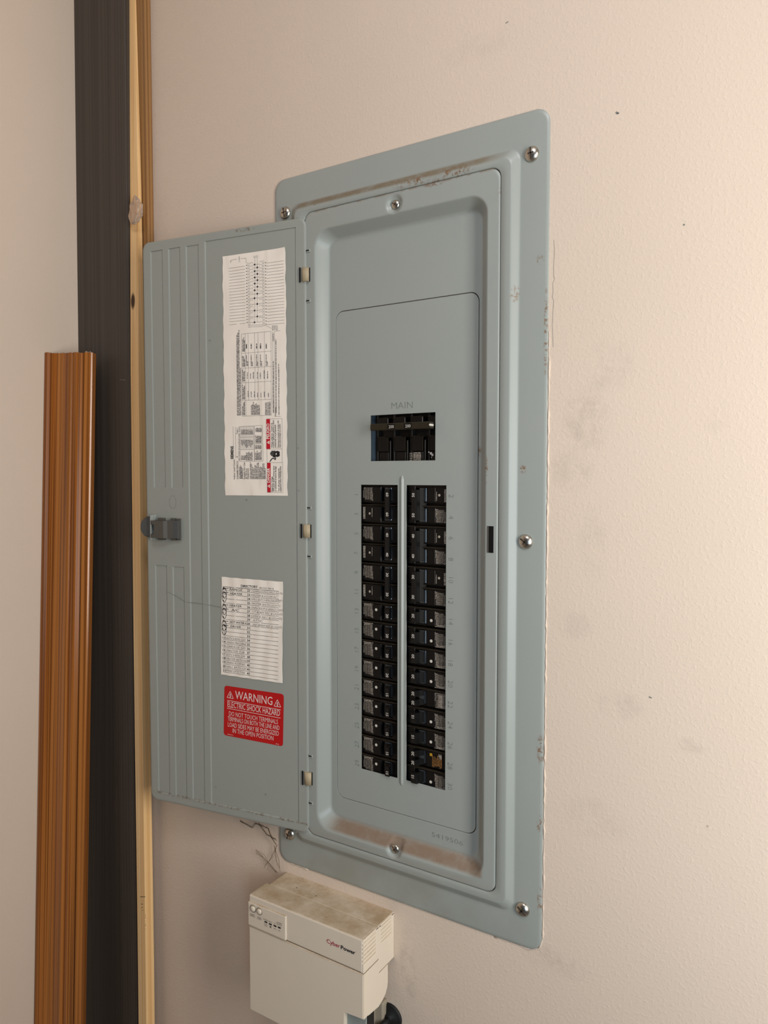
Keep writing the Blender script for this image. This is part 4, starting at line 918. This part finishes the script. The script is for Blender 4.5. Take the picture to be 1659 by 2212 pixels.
# ------------------------------------------------------------------ boards leaning in the corner
def prism(name, stations, mat, parent=None, loc=(0, 0, 0)):
    """loft equal rings of points"""
    V = [p for s in stations for p in s]; n = len(stations[0]); F = []
    for i in range(len(stations) - 1):
        for k in range(n): F.append((i * n + k, i * n + (k + 1) % n, (i + 1) * n + (k + 1) % n, (i + 1) * n + k))
    F.append(tuple(range(n))[::-1]); F.append(tuple((len(stations) - 1) * n + k for k in range(n)))
    o = pm(name, V, F, mat, parent, loc); b = bmesh.new(); b.from_mesh(o.data); bmesh.ops.recalc_face_normals(b, faces=b.faces); b.to_mesh(o.data); b.free(); return o
def ring(x0, x1, yf, yb, z): return [(x0, yf, z), (x1, yf, z), (x1, yb, z), (x0, yb, z)]
# charcoal plank
def pl(z):
    yf = -.0299 + .00835 * z - .0006; t = .0078; wz = .0012 + .0050 * max(0.0, (.2 - z) / .55)   # slight twist towards the foot
    return [(-.3997, yf - wz, z), (-.2795, yf, z), (-.2788, yf + .0006, z), (-.2780, yf + .0003, z), (-.2750, yf + .0004, z), (-.2748, yf + .0020, z), (-.2748, yf + t, z), (-.3997, yf + t, z)]
o = prism('plank', [pl(-1.0), pl(-.35), pl(.2), pl(1.0), pl(1.55)], 'plank', None, (0, 0, Z0))
tag(o, 'tall charcoal brown wood-grain plank standing in the wall corner', 'plank')
F_ = Flat(['ink'])
for x, y in ((266, 821), (269, 821), (271, 820), (262, 822)): q = on_wall(x, y, -.024); F_.line(q, (q[0] + .002, q[1] + .0012 * (-1) ** x), .0005, 'ink', 0)
F_.build('paint_fleck', o, (0, -.0262, 0))
# pale pine strip: front and right face seen
S = [(1.55, -.264, -.0149, -.0120), (1.2603, -.262, -.0149, -.0120), (.9836, -.2565, -.0191, -.0124), (.7036, -.2525, -.0263, -.0150), (.2761, -.2520, -.0295, -.0150), (-.2413, -.2520, -.0316, -.0150), (-1.0, -.2520, -.0370, -.0200)]
o = prism('pine_strip', [ring(max(xr - .0185, -.2742), xr, yf, yb, z) for z, xr, yf, yb in S], 'pine', None, (0, 0, Z0))
tag(o, 'long narrow pale pine strip with knots, between charcoal plank and panel door', 'wood strip')
f = Flat(['bink'])
for x0, x1, y in ((302, 314, 1937), (304, 309, 1953), (305, 309, 1960), (306, 310, 1966), (312, 315, 1977), (308, 315, 1982), (307, 312, 1986), (304, 315, 1997), (303, 315, 2000), (312, 315, 2007)):
    a, b = on_wall(x0 + 1, y, -.0309), on_wall(x1, y, -.0309); f.line(a, b, .0009, 'bink', 0.0)
f.build('ink_stamp', o, (0, -.0309 - .0003, 0))
o = newbox('pine_batten', (-.2625, -.2440, -.0115, -.0002, -.35, .57), 'pine2', None, .0005, (0, 0, Z0 + .98))
tag(o, 'darker orange pine batten against the wall, just right of the pale pine strip', 'wood strip')
# clear film stuck round both strips
bm = bmesh.new(); r_ = bmesh.ops.create_icosphere(bm, subdivisions=3, radius=1.0); rg = random.Random(21)
from mathutils import noise as mn
for v in bm.verts:
    n = mn.noise(v.co * 2.3) * .35 + mn.noise(v.co * 5) * .2; v.co *= 1 + n
    tp = 1 - .25 * v.co.z; v.co = Vector((v.co.x * .0145 * tp, v.co.y * .0045, v.co.z * .0205))
o = bmo('film_wrap', bm, 'film', None, (-.2500, -.0290, Z0 + .9420)); tag(o, 'crumpled wad of clear plastic tape stuck to the pine strip', 'tape')
# oak casing
zt, zb = .7345, -1.0
def oak(z, jag=0):
    t = (.7345 - z) / 1.0543; L_ = np.array([-.3975, -.0900 - .0439 * t]); R_ = np.array([-.3300, -.0491 - .0420 * t])
    d = R_ - L_; n = np.array([d[1], -d[0]]) / np.linalg.norm(d)
    prof = [(0, .0), (0, .0055), (.02, .0078), (.07, .0082), (.12, .0060), (.24, .0040), (.36, .0046), (.46, .0078), (.52, .0102), (.55, .0098), (.575, .0076), (.60, .0084), (.66, .0114), (.72, .0114), (.79, .0088), (.815, .0088), (.84, .0134), (.97, .0138), (1.0, .0124), (1.0, 0)]
    return [(float(L_[0] + d[0] * s + n[0] * (h - .0115)), float(L_[1] + d[1] * s + n[1] * (h - .0115)), z + (jag * math.sin(s * 23) if jag else 0)) for s, h in prof]
o = prism('oak_casing', [oak(-1.0), oak(-.3), oak(.3), oak(.7345, .0008)], 'oak', None, (0, 0, Z0))
tag(o, 'glossy orange-brown oak door casing with moulded grooves, leaning in front of the charcoal plank', 'trim board')
F_ = Flat(['inkw']); rg = random.Random(2)
for k in range(26):
    s = rg.uniform(0, 1); a = oak(.7345)[0]; b = oak(.7345)[17]
    px, py = a[0] + (b[0] - a[0]) * s, a[1] + (b[1] - a[1]) * s
    F_.V += [(px - .0006, py - .0010, .7340), (px + .0008, py - .0008, .7341), (px + rg.uniform(-.001, .001), py - .0012, .7352 + rg.uniform(0, .0016))]; i = len(F_.V); F_.F.append((i - 3, i - 2, i - 1)); F_.mi.append(0)
F_.build('splinters', o)

# ------------------------------------------------------------------ cobweb under the door and over the box
bm = bmesh.new(); rg = random.Random(9)
def web(pts, Y, r=.00022, n=1, spread=.002):
    for k in range(n):
        P = []
        for x, y in pts: q = on_wall(x, y, Y); P.append((q[0] + rg.uniform(-spread, spread), Y + rg.uniform(-.002, 0), q[1] + Z0 + rg.uniform(-spread, spread)))
        tube(bm, P, r * rg.uniform(.6, 1.3), 4, cap=False)
web([(520, 1772), (545, 1785), (553, 1776), (570, 1785), (580, 1790), (588, 1806), (597, 1824)], -.006, n=5)
web([(560, 1780), (578, 1800), (598, 1812)], -.006, n=3)
web([(600, 1826), (590, 1850), (575, 1875)], -.004, n=3, spread=.003)
web([(553, 1838), (570, 1850), (585, 1870), (600, 1885)], -.004, n=4, spread=.003)
web([(596, 1830), (600, 1856), (606, 1880)], -.004, n=3, spread=.003)
o = bmo('cobweb', bm, 'web'); tag(o, 'thin dusty cobweb strands on the wall between the door and the battery box', 'cobweb'); o['kind'] = 'stuff'
bpy.context.view_layer.update()
